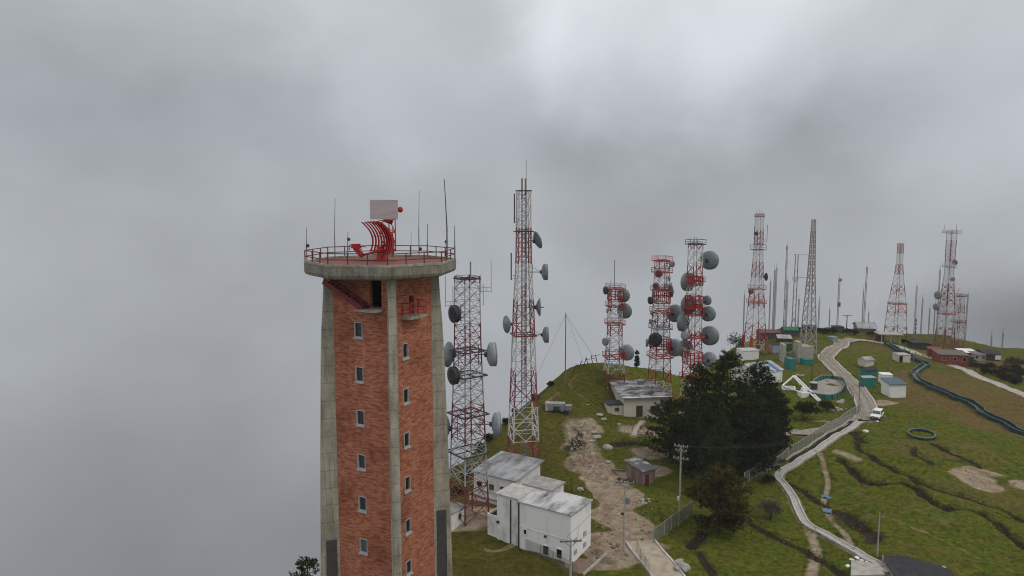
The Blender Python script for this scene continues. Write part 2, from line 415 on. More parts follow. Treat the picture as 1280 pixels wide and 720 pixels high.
DITCH = [  # (pixels, width, depth)
    ([(1051, 574), (1058, 581), (1066, 589), (1080, 602), (1100, 605), (1128, 602), (1145, 612), (1162, 625), (1179, 634), (1201, 636), (1226, 640), (1243, 653), (1260, 667), (1277, 681), (1290, 691)], 0.66, 1.0),
    ([(1066, 551), (1075, 560), (1087, 570), (1100, 578), (1118, 588), (1136, 596), (1165, 609), (1201, 620), (1229, 630), (1255, 640), (1284, 653)], 0.46, 0.5),
    ([(938, 655), (955, 665), (972, 673), (992, 682), (1012, 692), (1030, 702), (1045, 712), (1060, 722)], 0.60, 0.52),
    ([(985, 604), (1000, 613), (1018, 625), (1035, 633)], 0.47, 0.28),
    ([(1048, 640), (1062, 650), (1078, 660), (1092, 672)], 1.21, 0.66),
    ([(862, 684), (872, 677), (880, 668)], 0.73, 0.57),
    ([(870, 692), (885, 706), (893, 722)], 0.48, 0.38),
    ([(1066, 540), (1077, 553)], 0.96, 0.57),
    ([(1140, 560), (1150, 573), (1165, 580)], 0.47, 0.28),
    ([(1165, 556), (1185, 566), (1204, 573), (1222, 583)], 0.56, 0.38),
    ([(770, 556), (790, 553), (812, 556)], 0.81, 0.57),
]
DITCHW = [(resample(gpl(p), 1.2), wd, dp) for p, wd, dp in DITCH]
TRAIL = [([(722, 533), (724, 548), (729, 564), (738, 581), (752, 600)], 2.7), ([(1010, 660), (1018, 680), (1020, 692), (1013, 722)], 0.7), ([(1025, 566), (1030, 585), (1035, 603), (1032, 620), (1030, 634), (1045, 657), (1062, 676), (1078, 694)], 0.42),
         ([(775, 520), (740, 505), (712, 480), (730, 462)], 0.5), ([(700, 490), (665, 515), (650, 530)], 0.5),
         ([(1082, 640), (1120, 652), (1160, 668), (1210, 690), (1270, 716)], 0.55), ([(1060, 610), (1100, 625), (1150, 640), (1200, 664)], 0.5), ([(1110, 520), (1180, 545), (1280, 585)], 0.5),
         ([(960, 622), (985, 630), (1010, 634)], 0.5)]
TRAILW = [(resample(gpl(p), 1.5), wd) for p, wd in TRAIL]
def patch(X, Y, px, py, rx, ry, rot=0.0):
    c = gp(px, py); a = X - c.x; b = Y - c.y; cr, sr = math.cos(rot), math.sin(rot)
    return np.hypot((a * cr + b * sr) / rx, (-a * sr + b * cr) / ry)

gx = np.concatenate([np.linspace(-150, -36, 40, endpoint=False), np.arange(-36, 190, 0.44), np.linspace(190.5, 420, 60)])
gy = np.concatenate([np.linspace(-40, 60, 45, endpoint=False), np.arange(60, 165, 0.40), np.arange(165, 285, 0.8), np.linspace(285.5, 400, 45)])
GX, GY = np.meshgrid(gx, gy)
GZ = hbase(GX, GY)
_w2 = np.random.default_rng(9)
WX = GX.copy(); WY = GY.copy()
for _ in range(22):     # ragged outlines for worn patches
    th = _w2.uniform(0, 6.28); lam = _w2.uniform(1.8, 9.0); q = np.sin((math.cos(th) * GX + math.sin(th) * GY) * 6.283 / lam + _w2.uniform(0, 6.28)) * lam * 0.045
    if _ % 2: WX += q
    else: WY += q
soil = np.zeros_like(GX); dry = np.zeros_like(GX); dark = np.zeros_like(GX)
for k, (pl, hw) in ROADS.items():
    d = poly_dist(*((WX, WY) if k == 'dirt' else (GX, GY)), [tuple(p) for p in pl[::2]] + [tuple(pl[-1])])
    if k != 'dirt': GZ = GZ - 0.16 * (1 - sstep(hw - 0.1, hw + 0.75, d))
    soil = np.maximum(soil, (0.7 if k != 'dirt' else 1.15) * (1 - sstep(hw, hw + (1.5 if k == 'dirt' else 0.7), d)))
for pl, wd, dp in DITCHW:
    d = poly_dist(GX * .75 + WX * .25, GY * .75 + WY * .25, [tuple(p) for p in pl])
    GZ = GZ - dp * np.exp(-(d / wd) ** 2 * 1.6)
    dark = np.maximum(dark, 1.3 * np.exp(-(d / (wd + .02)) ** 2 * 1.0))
for pl, wd in TRAILW:
    d = poly_dist(GX, GY, [tuple(p) for p in pl])
    soil = np.maximum(soil, (0.95 if wd in (.7, .42, 2.7) else .36) * np.exp(-(d / wd) ** 2)); GZ = GZ - 0.08 * np.exp(-(d / wd) ** 2)
def sp_(px, py, rx, ry, v=1.0, rot=0, arr=soil):
    q = patch(WX, WY, px, py, rx, ry, rot); np.maximum(arr, v * (1 - sstep(0.55, 1.25, q)), out=arr)
for a in ((722, 545, 2.6, 8, 0.8, -0.1), (738, 578, 4, 4, .9), (803, 538, 5, 2.6, .7), (806, 566, 4.2, 3.4, 1.0), (815, 588, 3.6, 2.6, .9), (796, 594, 3.2, 2.4, .8), (757, 612, 2.6, 3, .9), (752, 700, 3.2, 3.2, 1.0), (765, 680, 3.2, 5, .9),
          (1222, 602, 3.6, 4.2, 1.1), (1288, 610, 2.6, 3, 1.0), (1105, 503, 3, 2.2, .9), (1095, 520, 2.6, 2.0, .9), (1040, 530, 5, 1.2, .55), (735, 530, 2.5, 3, .7),
          (590, 645, 5, 4.5, .9), (1228, 590, 4, 1.0, .8), (1058, 570, 2.0, 3, .6), (700, 692, 3, 1.5, .8), (650, 680, 4, 0.8, .8)): sp_(*a)
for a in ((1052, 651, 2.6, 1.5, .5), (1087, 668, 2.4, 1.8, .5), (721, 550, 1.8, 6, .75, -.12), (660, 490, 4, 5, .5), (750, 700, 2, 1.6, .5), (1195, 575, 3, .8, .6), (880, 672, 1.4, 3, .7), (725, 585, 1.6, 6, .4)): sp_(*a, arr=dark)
for a in ((1220, 500, 22, 20, .75), (1180, 478, 14, 16, .7), (1245, 455, 34, 26, .75), (1265, 530, 14, 9, .9), (1110, 437, 22, 14, .55), (700, 560, 9, 14, .3), (640, 690, 14, 8, .2), (1180, 560, 14, 7, .5), (1130, 640, 10, 8, .35),
          (1240, 620, 12, 7, .5), (1000, 460, 16, 12, .5), (1160, 700, 10, 5, .4), (980, 560, 6, 4, .5)): sp_(*a, arr=dry)
# small lumps of the turf
lump = np.zeros_like(GX)
for _ in range(26):
    th = _wr.uniform(0, 6.28); lam = _wr.uniform(1.6, 4.5); lump += np.sin((math.cos(th) * GX + math.sin(th) * GY) * 6.283 / lam + _wr.uniform(0, 6.28))
ringp = 0
GZ = GZ + lump * 0.014 * (1 - np.clip(soil, 0, 1))
# terracettes: faint cattle steps across the right-hand field
tc_ = np.sin((GY * 0.85 + GX * 0.53 + 1.4 * np.sin(GX * .11) + 1.1 * np.sin(GY * .13 + GX * .05)) * 6.283 / 5.2)
GZ = GZ + 0.16 * tc_ * sstep(25, 45, GX - 0.12 * GY + 5) * (1 - np.clip(soil, 0, 1)) * sstep(175, 150, GY)
ny, nx = GX.shape
me = bpy.data.meshes.new('grass_hill')
co = np.stack([GX, GY, GZ], -1).reshape(-1, 3).astype(np.float32)
ii = (np.arange(ny - 1)[:, None] * nx + np.arange(nx - 1)[None, :]).reshape(-1)
quads = np.stack([ii, ii + 1, ii + nx + 1, ii + nx], -1).astype(np.int32)
me.vertices.add(len(co)); me.vertices.foreach_set('co', co.ravel())
me.loops.add(quads.size); me.loops.foreach_set('vertex_index', quads.ravel())
me.polygons.add(len(quads)); me.polygons.foreach_set('loop_start', np.arange(0, quads.size, 4, dtype=np.int32))
me.polygons.foreach_set('use_smooth', np.ones(len(quads), bool))
me.update(calc_edges=True)
at_ = me.color_attributes.new('mask', 'FLOAT_COLOR', 'POINT')
scrub = sstep(5, -3, (GY - 150) * 0 + (hbase(GX, GY) * 0 + 3)) * 0
olv = np.clip(sstep(.30, .02, GX / np.maximum(GY, 1)) * .9 + .5 * sstep(185, 240, GY), 0, 1)
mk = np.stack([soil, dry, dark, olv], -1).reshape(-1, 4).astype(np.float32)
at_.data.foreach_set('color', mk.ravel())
gm = bpy.data.materials.new('turf'); gm.use_nodes = True
t = gm.node_tree; b = t.nodes['Principled BSDF']; b.inputs['Roughness'].default_value = 0.95; b.inputs['Specular IOR Level'].default_value = 0.02
def tn(ty, **k):
    n = t.nodes.new(ty)
    for a, v in k.items(): setattr(n, a, v)
    return n
tcn = tn('ShaderNodeTexCoord')
def noise(sc, det=6, ro=.6, vec=None, dist=0):
    n = tn('ShaderNodeTexNoise'); n.inputs['Scale'].default_value = sc; n.inputs['Detail'].default_value = det; n.inputs['Roughness'].default_value = ro; n.inputs['Distortion'].default_value = dist
    t.links.new(vec or tcn.outputs['Object'], n.inputs['Vector']); return n.outputs['Fac']
def ramp2(f, p0, p1, c0=None, c1=None):
    r = tn('ShaderNodeValToRGB'); r.color_ramp.elements[0].position = p0; r.color_ramp.elements[1].position = p1
    r.color_ramp.elements[0].color = (*(c0 or (0, 0, 0)), 1); r.color_ramp.elements[1].color = (*(c1 or (1, 1, 1)), 1)
    t.links.new(f, r.inputs[0]); return r.outputs[0]
def mix(f, a, bb, mode='MIX'):
    m = tn('ShaderNodeMix', data_type='RGBA', blend_type=mode)
    if isinstance(f, (int, float)): m.inputs['Factor'].default_value = f
    else: t.links.new(f, m.inputs['Factor'])
    for i, v in ((6, a), (7, bb)):
        if isinstance(v, tuple): m.inputs[i].default_value = (*v, 1)
        else: t.links.new(v, m.inputs[i])
    return m.outputs[2]
def mt(op, a, bb):
    m = tn('ShaderNodeMath', operation=op)
    for i, v in enumerate((a, bb)):
        if isinstance(v, (int, float)): m.inputs[i].default_value = v
        else: t.links.new(v, m.inputs[i])
    return m.outputs[0]
atn = tn('ShaderNodeAttribute', attribute_name='mask'); sx = tn('ShaderNodeSeparateColor'); t.links.new(atn.outputs['Color'], sx.inputs[0])
mpn = tn('ShaderNodeMapping'); mpn.inputs['Rotation'].default_value = (0, 0, R(32)); mpn.inputs['Scale'].default_value = (0.4, 1.3, 1); t.links.new(tcn.outputs['Object'], mpn.inputs[0])
fine = noise(1.3, 9, .74); mid = noise(.22, 6, .6, None, .6); strk = noise(.55, 7, .65, mpn.outputs[0], .4); big = noise(.05, 4, .5)
grass = ramp2(fine, .34, .66, (.032, .042, .006), (.138, .142, .020))
lush = ramp2(fine, .34, .66, (.026, .044, .006), (.108, .142, .020))
grass = mix(ramp2(mid, .42, .62), grass, lush)
olive = ramp2(fine, .32, .68, (.048, .044, .008), (.152, .128, .026))
grass = mix(ramp2(strk, .48, .70), grass, olive)
olive2 = ramp2(fine, .32, .68, (.036, .031, .007), (.098, .083, .018))
grass = mix(ramp2(mt('ADD', mt('MULTIPLY', atn.outputs['Alpha'], .75), mt('MULTIPLY', mt('SUBTRACT', mid, .5), 1.2)), .2, .8), grass, olive2)
def edge(ch, amp, lo, hi):
    q = mt('ADD', ch, mt('MULTIPLY', mt('SUBTRACT', mt('ADD', mt('MULTIPLY', noise(.5, 8, .72), .5), mt('MULTIPLY', strk, .5)), .5), amp)); return ramp2(q, lo, hi)
straw = ramp2(fine, .28, .72, (.075, .052, .02), (.175, .122, .05))
grass = mix(edge(sx.outputs[1], 1.5, .30, .80), grass, straw)
soilc = ramp2(noise(.9, 9, .7), .3, .72, (.17, .125, .085), (.42, .345, .25))
soilc = mix(ramp2(noise(.35, 5), .5, .72), soilc, (.17, .10, .065))
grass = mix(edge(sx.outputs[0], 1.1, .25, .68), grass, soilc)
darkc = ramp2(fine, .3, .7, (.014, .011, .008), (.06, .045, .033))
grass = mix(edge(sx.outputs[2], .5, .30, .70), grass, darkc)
t.links.new(grass, b.inputs['Base Color'])
bn = tn('ShaderNodeBump'); bn.inputs['Strength'].default_value = .9; bn.inputs['Distance'].default_value = .3
t.links.new(mt('ADD', mt('MULTIPLY', fine, .6), mt('MULTIPLY', noise(6, 4, .7), .35)), bn.inputs['Height']); t.links.new(bn.outputs[0], b.inputs['Normal'])
me.materials.append(gm)
tag(link(bpy.data.objects.new('grass_hill', me)), kind='structure')

# ------------------------------------------------------------------ roads and paths (draped sheets with kerbs)
def strip(name, pl, o0, o1, dz, mtl, th=0.0):
    pl = np.asarray(pl); d = np.gradient(pl, axis=0); d /= np.linalg.norm(d, axis=1)[:, None] + 1e-9
    nrm = np.stack([-d[:, 1], d[:, 0]], -1)
    a = pl + nrm * o0; c = pl + nrm * o1
    zc = hbase(pl[:, 0], pl[:, 1])
    mb = MB(); n = len(pl)
    if th <= 0:
        vs = [(a[i, 0], a[i, 1], zc[i] + dz) for i in range(n)] + [(c[i, 0], c[i, 1], zc[i] + dz) for i in range(n)]
        mb.add(vs, [(i, i + 1, n + i + 1, n + i) for i in range(n - 1)])
    else:
        rings = [[(a[i, 0], a[i, 1], zc[i] + dz), (c[i, 0], c[i, 1], zc[i] + dz), (c[i, 0], c[i, 1], zc[i] + dz - th), (a[i, 0], a[i, 1], zc[i] + dz - th)] for i in range(n)]
        mb.loft(rings)
    return tag(mb.build(name, mtl), kind='structure')
M_road = mat('road_concrete', (0.31, 0.275, 0.225), (0.19, 0.165, 0.13), 0.8, 0.95, 0.3)
M_rut = mat('road_rut', (0.16, 0.14, 0.115), (0.24, 0.21, 0.175), 1.2, 0.95, 0.2)
M_walk = mat('walk_concrete', (0.42, 0.405, 0.385), (0.27, 0.26, 0.245), 1.5, 0.9, 0.2)
M_kerb = mat('kerb_concrete', (0.52, 0.49, 0.44), (0.33, 0.31, 0.27), 1.4, 0.9, 0.2)
def road(key, name, mtl, kerb=None, dz=0.03, ruts=False, sides=(-1, 1)):
    pl, hw = ROADS[key]
    strip(name, pl, -hw, hw, dz, mtl)
    if ruts:
        for s in (-0.75, 0.75): strip('wheel_track', pl, s - 0.28, s + 0.28, dz + 0.006, M_rut)
    if kerb:
        for s in sides: strip('kerb', pl, s * hw, s * (hw + kerb), dz + 0.13, M_kerb, 0.35)
road('summit', 'concrete_road', M_road, 0.32, ruts=True)
road('branch', 'branch_road', M_road, 0.22, 0.04, sides=(-1,))
road('ridge', 'ridge_road', M_concl, None, 0.05)
M_track = mat('track_concrete', (0.42, 0.355, 0.27), (0.27, 0.22, 0.165), 0.9, 0.95, 0.3)
road('gateway', 'gateway_road', M_track, 0.25, 0.05)
road('slab_path', 'house_path', M_concl, None, 0.05)
pl, hw = ROADS['walk']
strip('walkway', pl, -hw, hw, 0.06, M_walk)
for s in (-1, 1): strip('kerb', pl, s * (hw - 0.22), s * hw, 0.17, M_kerb, 0.3)
kb = int(np.argmin(np.hypot(pl[:, 0] - gp(984, 585).x, pl[:, 1] - gp(984, 585).y)))
pl2 = pl[kb + 4:-3]
strip('drain_channel', pl2, 0.66, 1.5, 0.10, M_black)
strip('kerb', pl2, 1.52, 1.85, 0.34, M_concl, 0.6)

# ------------------------------------------------------------------ brick radar tower
BT = Vector((-9.1, 51.0, 0.0)); BROT = R(-26); BZ0 = hz(BT.x, BT.y) - 0.5
DECK = at(477, 327, 51).z
HB = DECK - BZ0                        # deck top height above base
def zl(py, Y=48.75): return at(447, py, Y).z - BZ0
mb_ = bpy.data.materials.new('brick'); mb_.use_nodes = True
def brick_nodes(m):
    t = m.node_tree; b = t.nodes['Principled BSDF']; b.inputs['Roughness'].default_value = 0.9; b.inputs['Specular IOR Level'].default_value = 0.15
    n = lambda ty: t.nodes.new(ty)
    tcn = n('ShaderNodeTexCoord'); sp3 = n('ShaderNodeSeparateXYZ'); t.links.new(tcn.outputs['Object'], sp3.inputs[0])
    ad = n('ShaderNodeMath'); t.links.new(sp3.outputs['X'], ad.inputs[0]); t.links.new(sp3.outputs['Y'], ad.inputs[1])
    cb = n('ShaderNodeCombineXYZ'); t.links.new(ad.outputs[0], cb.inputs['X']); t.links.new(sp3.outputs['Z'], cb.inputs['Y'])
    br = n('ShaderNodeTexBrick'); br.inputs['Scale'].default_value = 1.0; br.inputs['Brick Width'].default_value = 0.34; br.inputs['Row Height'].default_value = 0.11
    br.inputs['Mortar Size'].default_value = 0.007; br.inputs['Mortar Smooth'].default_value = 0.3
    br.inputs['Color1'].default_value = (0.30, 0.088, 0.050, 1); br.inputs['Color2'].default_value = (0.52, 0.20, 0.118, 1); br.inputs['Mortar'].default_value = (0.25, 0.14, 0.10, 1)
    t.links.new(cb.outputs[0], br.inputs['Vector'])
    mp = n('ShaderNodeMapping'); mp.inputs['Scale'].default_value = (0.9, 6.0, 1); t.links.new(cb.outputs[0], mp.inputs[0])
    n1 = n('ShaderNodeTexNoise'); n1.inputs['Scale'].default_value = 1.6; n1.inputs['Detail'].default_value = 8; n1.inputs['Roughness'].default_value = .68; t.links.new(mp.outputs[0], n1.inputs['Vector'])
    n2 = n('ShaderNodeTexNoise'); n2.inputs['Scale'].default_value = 0.35; n2.inputs['Detail'].default_value = 5; t.links.new(cb.outputs[0], n2.inputs['Vector'])
    def mixn(f, a, c, mode, lo, hi, mx=1.0):
        r = n('ShaderNodeMapRange'); r.inputs['From Min'].default_value = lo; r.inputs['From Max'].default_value = hi; r.inputs['To Max'].default_value = mx; t.links.new(f, r.inputs[0])
        q = n('ShaderNodeMix'); q.data_type = 'RGBA'; q.blend_type = mode; t.links.new(r.outputs[0], q.inputs['Factor']); t.links.new(a, q.inputs[6]); q.inputs[7].default_value = (*c, 1); return q.outputs[2]
    c = mixn(n1.outputs['Fac'], br.outputs['Color'], (.5, .44, .42), 'MULTIPLY', .46, .68, .85)
    c = mixn(n1.outputs['Fac'], c, (.47, .225, .135), 'MIX', .52, .30, .62)
    c = mixn(n2.outputs['Fac'], c, (.62, .56, .56), 'MULTIPLY', .48, .72)
    # pale lime runs below the deck
    mp3 = n('ShaderNodeMapping'); mp3.inputs['Scale'].default_value = (3.2, .12, 1); t.links.new(cb.outputs[0], mp3.inputs[0])
    n3 = n('ShaderNodeTexNoise'); n3.inputs['Scale'].default_value = 1.1; n3.inputs['Detail'].default_value = 6; t.links.new(mp3.outputs[0], n3.inputs['Vector'])
    c = mixn(n3.outputs['Fac'], c, (.40, .27, .21), 'MIX', .62, .80, .55)
    t.links.new(c, b.inputs['Base Color'])
    bn = n('ShaderNodeBump'); bn.inputs['Strength'].default_value = .5; bn.inputs['Distance'].default_value = .03
    t.links.new(br.outputs['Fac'], bn.inputs['Height']); bn.invert = True; t.links.new(bn.outputs[0], b.inputs['Normal'])
brick_nodes(mb_)
bt = thing('brick_tower', 'tall square brick radar tower with concrete corner fins and a railed round deck on top', 'tower', (BT.x, BT.y, BZ0), BROT)
A_ = 2.62
# openings are cut into the two walls that face the camera; the walls are built from panels around them
wz_l = [zl(p) for p in (412, 467.5, 521.8, 576.8, 629.2, 681.8)]; stp = (wz_l[0] - wz_l[5]) / 5
wz_l += [wz_l[5] - stp * k for k in range(1, 8) if wz_l[5] - stp * k > 2]
def zr(py): return at(505, py, 49.2).z - BZ0
wz_r = [zr(p) for p in (437, 493, 547.5, 602, 654.5, 705.5)]; wz_r += [wz_r[5] - stp * k for k in range(1, 8) if wz_r[5] - stp * k > 2]
SL = HB - 0.85                         # underside of the deck slab
def wall_with_holes(holes, x0, x1, z0, z1, place):
    """panel wall x0..x1, z0..z1 with rectangular holes (cx, cz, w, h) and 0.25 m deep reveals"""
    m = MB()
    xs = sorted({x0, x1} | {h[0] - h[2] / 2 for h in holes} | {h[0] + h[2] / 2 for h in holes})
    zs = sorted({z0, z1} | {h[1] - h[3] / 2 for h in holes} | {h[1] + h[3] / 2 for h in holes})
    def hole(x, z): return any(abs(x - h[0]) < h[2] / 2 and abs(z - h[1]) < h[3] / 2 for h in holes)
    for i in range(len(xs) - 1):
        for j in range(len(zs) - 1):
            if hole((xs[i] + xs[i + 1]) / 2, (zs[j] + zs[j + 1]) / 2): continue
            m.add([place(xs[i], 0, zs[j]), place(xs[i + 1], 0, zs[j]), place(xs[i + 1], 0, zs[j + 1]), place(xs[i], 0, zs[j + 1])], [(0, 1, 2, 3)])
    for cx, cz, ww, hh in holes:
        c = [(cx - ww / 2, cz - hh / 2), (cx + ww / 2, cz - hh / 2), (cx + ww / 2, cz + hh / 2), (cx - ww / 2, cz + hh / 2)]
        for k in range(4):
            p, q = c[k], c[(k + 1) % 4]
            m.add([place(p[0], 0, p[1]), place(q[0], 0, q[1]), place(q[0], 0.3, q[1]), place(p[0], 0.3, p[1])], [(0, 1, 2, 3)])
    return m
pl_l = lambda x, d, z: (x, -A_ + d, z)
pl_r = lambda y, d, z: (A_ - d, y, z)
ww_, wh_ = 0.66, 1.04
zo0, zo1 = zl(382.5), SL - 0.02        # tall opening under the slab on the left wall
zd0, zd1 = at(515, 392.5, 49.5).z - BZ0, at(515, 370, 49.5).z - BZ0
holes_l = [(-0.12, z, ww_, wh_) for z in wz_l] + [(1.35, (zo0 + zo1) / 2, 0.95, zo1 - zo0)]
holes_r = [(-1.15, z, ww_, wh_) for z in wz_r] + [(-0.25, (zd0 + zd1) / 2, 0.62, zd1 - zd0)]
wall_with_holes(holes_l, -A_, A_, 0, SL, pl_l).build('brick_wall', mb_, bt)
wall_with_holes(holes_r, -A_, A_, 0, SL, pl_r).build('brick_wall', mb_, bt)
m = MB(); m.add([(A_, A_, 0), (-A_, A_, 0), (-A_, A_, SL), (A_, A_, SL)], [(0, 1, 2, 3)]); m.build('brick_wall', mb_, bt)
m = MB(); m.add([(-A_, A_, 0), (-A_, -A_, 0), (-A_, -A_, SL), (-A_, A_, SL)], [(0, 1, 2, 3)]); m.build('brick_wall', mb_, bt)
# windows
def tower_window(place, c, z):
    m = MB(); f = 0.05; d0, d1 = -0.03, 0.12
    def bx(x0, x1, z0, z1, dd0=d0, dd1=d1):
        p = [Vector(place(x, d, zz)) for x in (x0, x1) for d in (dd0, dd1) for zz in (z0, z1)]
        lo = Vector((min(v.x for v in p), min(v.y for v in p), min(v.z for v in p))); hi = Vector((max(v.x for v in p), max(v.y for v in p), max(v.z for v in p)))
        m.box((lo + hi) / 2, hi - lo)
    x0, x1, z0, z1 = c - ww_ / 2, c + ww_ / 2, z - wh_ / 2, z + wh_ / 2
    bx(x0, x0 + f * 1.3, z0, z1); bx(x1 - f, x1, z0, z1); bx(x0 + f * 1.3, x1 - f, z1 - f, z1); bx(x0 + f * 1.3, x1 - f, z0, z0 + f * 1.2)
    bx(x0 - .06, x1 + .06, z0 - .11, z0 - .003, -0.10, 0.05)
    wob = m.build('window', M_frame, bt)
    g = MB(); g.add([place(x0, 0.09, z0), place(x1, 0.09, z0), place(x1, 0.09, z1), place(x0, 0.09, z1)], [(0, 1, 2, 3)]); g.build('pane', M_glass, wob)
for z in wz_l: tower_window(pl_l, -0.12, z)
for z in wz_r: tower_window(pl_r, -1.15, z)
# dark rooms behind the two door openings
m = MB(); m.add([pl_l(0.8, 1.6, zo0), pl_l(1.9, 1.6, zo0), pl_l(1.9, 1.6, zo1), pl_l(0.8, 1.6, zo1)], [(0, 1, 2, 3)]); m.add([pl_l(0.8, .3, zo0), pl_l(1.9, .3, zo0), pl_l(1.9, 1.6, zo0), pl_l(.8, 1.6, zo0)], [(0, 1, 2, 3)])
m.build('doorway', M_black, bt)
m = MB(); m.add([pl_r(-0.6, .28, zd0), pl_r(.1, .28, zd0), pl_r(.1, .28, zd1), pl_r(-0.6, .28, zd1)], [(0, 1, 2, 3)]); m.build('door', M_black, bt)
# concrete corner fins: flare outwards towards the ground
def finR(z):
    q = [(0, 5.25), (18, 4.75), (26, 4.55), (33, 4.32), (35.5, 4.2), (38, 3.98), (45, 3.95)]
    for (a, ra), (c, rc) in zip(q[:-1], q[1:]):
        if a <= z <= c: return ra + (rc - ra) * (z - a) / (c - a)
    return q[-1][1]
FT = 0.27
for ci, an in enumerate((-45, 45, 135, 225)):
    d = Vector((math.cos(R(an)), math.sin(R(an)), 0)); s_ = Vector((-d.y, d.x, 0)); rings = []
    zs = list(np.linspace(0, SL, 22))
    for z in zs:
        ro = finR(z) if ci != 0 else 3.85 + (finR(z) - 3.95) * .6; ri = 3.3 
        rings.append([d * ri - s_ * FT + Vector((0, 0, z)), d * ro - s_ * FT + Vector((0, 0, z)), d * ro + s_ * FT + Vector((0, 0, z)), d * ri + s_ * FT + Vector((0, 0, z))])
    fo = MB().loft(rings).build('corner_fin', M_fin, bt)
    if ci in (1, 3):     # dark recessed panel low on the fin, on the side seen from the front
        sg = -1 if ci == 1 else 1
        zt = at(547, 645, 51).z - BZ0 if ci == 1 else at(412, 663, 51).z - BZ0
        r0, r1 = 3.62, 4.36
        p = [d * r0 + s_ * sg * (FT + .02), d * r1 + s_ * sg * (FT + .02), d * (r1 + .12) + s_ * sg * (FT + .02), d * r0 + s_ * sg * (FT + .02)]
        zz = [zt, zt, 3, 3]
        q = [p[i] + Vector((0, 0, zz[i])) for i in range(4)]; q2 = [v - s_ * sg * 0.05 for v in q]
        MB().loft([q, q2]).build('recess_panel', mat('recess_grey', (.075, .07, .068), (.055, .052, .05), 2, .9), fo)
# deck slab: ten-sided, tapering underneath
def ring(r, z, n=8, off=-50): return [(r * math.cos(R(off + 360 / n * k)), r * math.sin(R(off + 360 / n * k)), z) for k in range(n)]
DR = 5.25
M_slab = mat('slab_concrete', (0.27, 0.25, 0.20), (0.14, 0.13, 0.105), 1.6, 0.9, 0.3, stretch=(1, 1, .5)); lift_lines(M_slab, 5)
MB().loft([ring(DR - .45, HB - .86), ring(DR - .1, HB - .74), ring(DR, HB - .55), ring(DR, HB - .02)]).build('deck_slab', M_slab, bt)
MB().loft([ring(DR - .16, HB - .01), ring(DR - .16, HB + .02)]).build('deck_floor', mat('deck_red', (.20, .055, .042), (.13, .06, .05), 1.1, .75, mixpow=(.4, .62)), bt)
MB().loft([ring(DR, HB), ring(DR, HB + .16), ring(DR - .15, HB + .16), ring(DR - .15, HB)], caps=False).build('deck_kerb', M_conc, bt)
m = MB(); rr = ring(DR - .08, 0)
for h in (.46, .86):
    for k in range(8): m.tube([(rr[k][0], rr[k][1], HB + h), (rr[(k + 1) % 8][0], rr[(k + 1) % 8][1], HB + h)], .035, 5)
m.build('railing', M_redd, bt)
for k in range(8):
    a, c = Vector(rr[k]), Vector(rr[(k + 1) % 8])
    for f in (0, .333, .667):
        p = a.lerp(c, f); MB().tube([(p.x, p.y, HB + .1), (p.x, p.y, HB + .88)], .04, 5).build('railing_post', M_redd, bt)
# red stair from the doorway up to the underside of the deck, on the left wall
zs0, zs1 = zl(382), zl(352)
st = MB(); y0 = -A_ - .12; y1 = y0 - .75
for yy in (y0, y1): st.bar((0.9, yy, zs0 - .05), (-2.3, yy, zs1), .08, .34)
nst = 11
for k in range(nst):
    f = (k + .5) / nst; st.box((0.9 - 3.2 * f, (y0 + y1) / 2, zs0 + (zs1 - zs0) * f), (.3, .75, .05))
sto = st.build('stair', M_redd, bt)  # darker red on stair and handrail paints in the shade under the deck
hr = MB()
for h in (.5, .95): hr.tube([(0.9, y1, zs0 + h), (-1.5, y1, zs0 + h + (zs1 - zs0) * .75)], .03, 5)
for f in (0, .25, .5): hr.tube([(0.9 - 3.2 * f, y1, zs0 + (zs1 - zs0) * f), (0.9 - 3.2 * f, y1, zs0 + .95 + (zs1 - zs0) * f)], .03, 5)
hr.build('handrail', M_redd, sto)
MB().box((1.2, -A_ - .5, zs0 - .16), (1.6, 1.0, .16)).build('landing', M_conc, bt)
# small balcony on the right wall
bz = zd0
MB().box((A_ + .38, -.55, bz - .12), (.76, 2.0, .18)).build('balcony_slab', M_conc, bt)
m = MB()
for h in (.45, .9):
    m.tube([(A_ + .02, -1.5, bz + h), (A_ + .72, -1.5, bz + h), (A_ + .72, .4, bz + h), (A_ + .02, .4, bz + h)], .035, 5)
for p in ((.72, -1.5), (.72, -.6), (.72, .4), (.1, .4), (.1, -1.5)): m.tube([(A_ + p[0], p[1], bz - .05), (A_ + p[0], p[1], bz + .92)], .035, 5)
m.bar((A_ + .05, .35, bz + .9), (A_ + .72, .35, bz - .02), .05)
m.build('balcony_railing', M_red, bt)

# ------------------------------------------------------------------ radar antenna on the deck
def deckpt(px, Yo=0.0):
    """point on the deck floor below photo column px, Yo metres behind the tower centre"""
    Y = BT.y + Yo; p = at(px, 327, Y); return Vector((p.x, Y, DECK + .02))
rp = deckpt(477, 0.6)
ra = thing('radar_antenna', 'red radar antenna with curved slatted reflector under a flat pale panel, on the tower deck', 'radar', rp, 0)
S_ = 51.6 / F       # metres per photo pixel here
def rl(px, py, dy=0.0):   # local point of the radar from photo position in its own plane
    q = at(px, py, rp.y + dy); return Vector((q.x - rp.x, dy, q.z - rp.z))
# pedestal
MB().lathe([(.52, 0), (.52, .12), (.36, .2), (.3, .55), (.42, .62), (.42, .8), (.2, .86), (.2, 1.0)], 14).build('pedestal', M_red, ra)
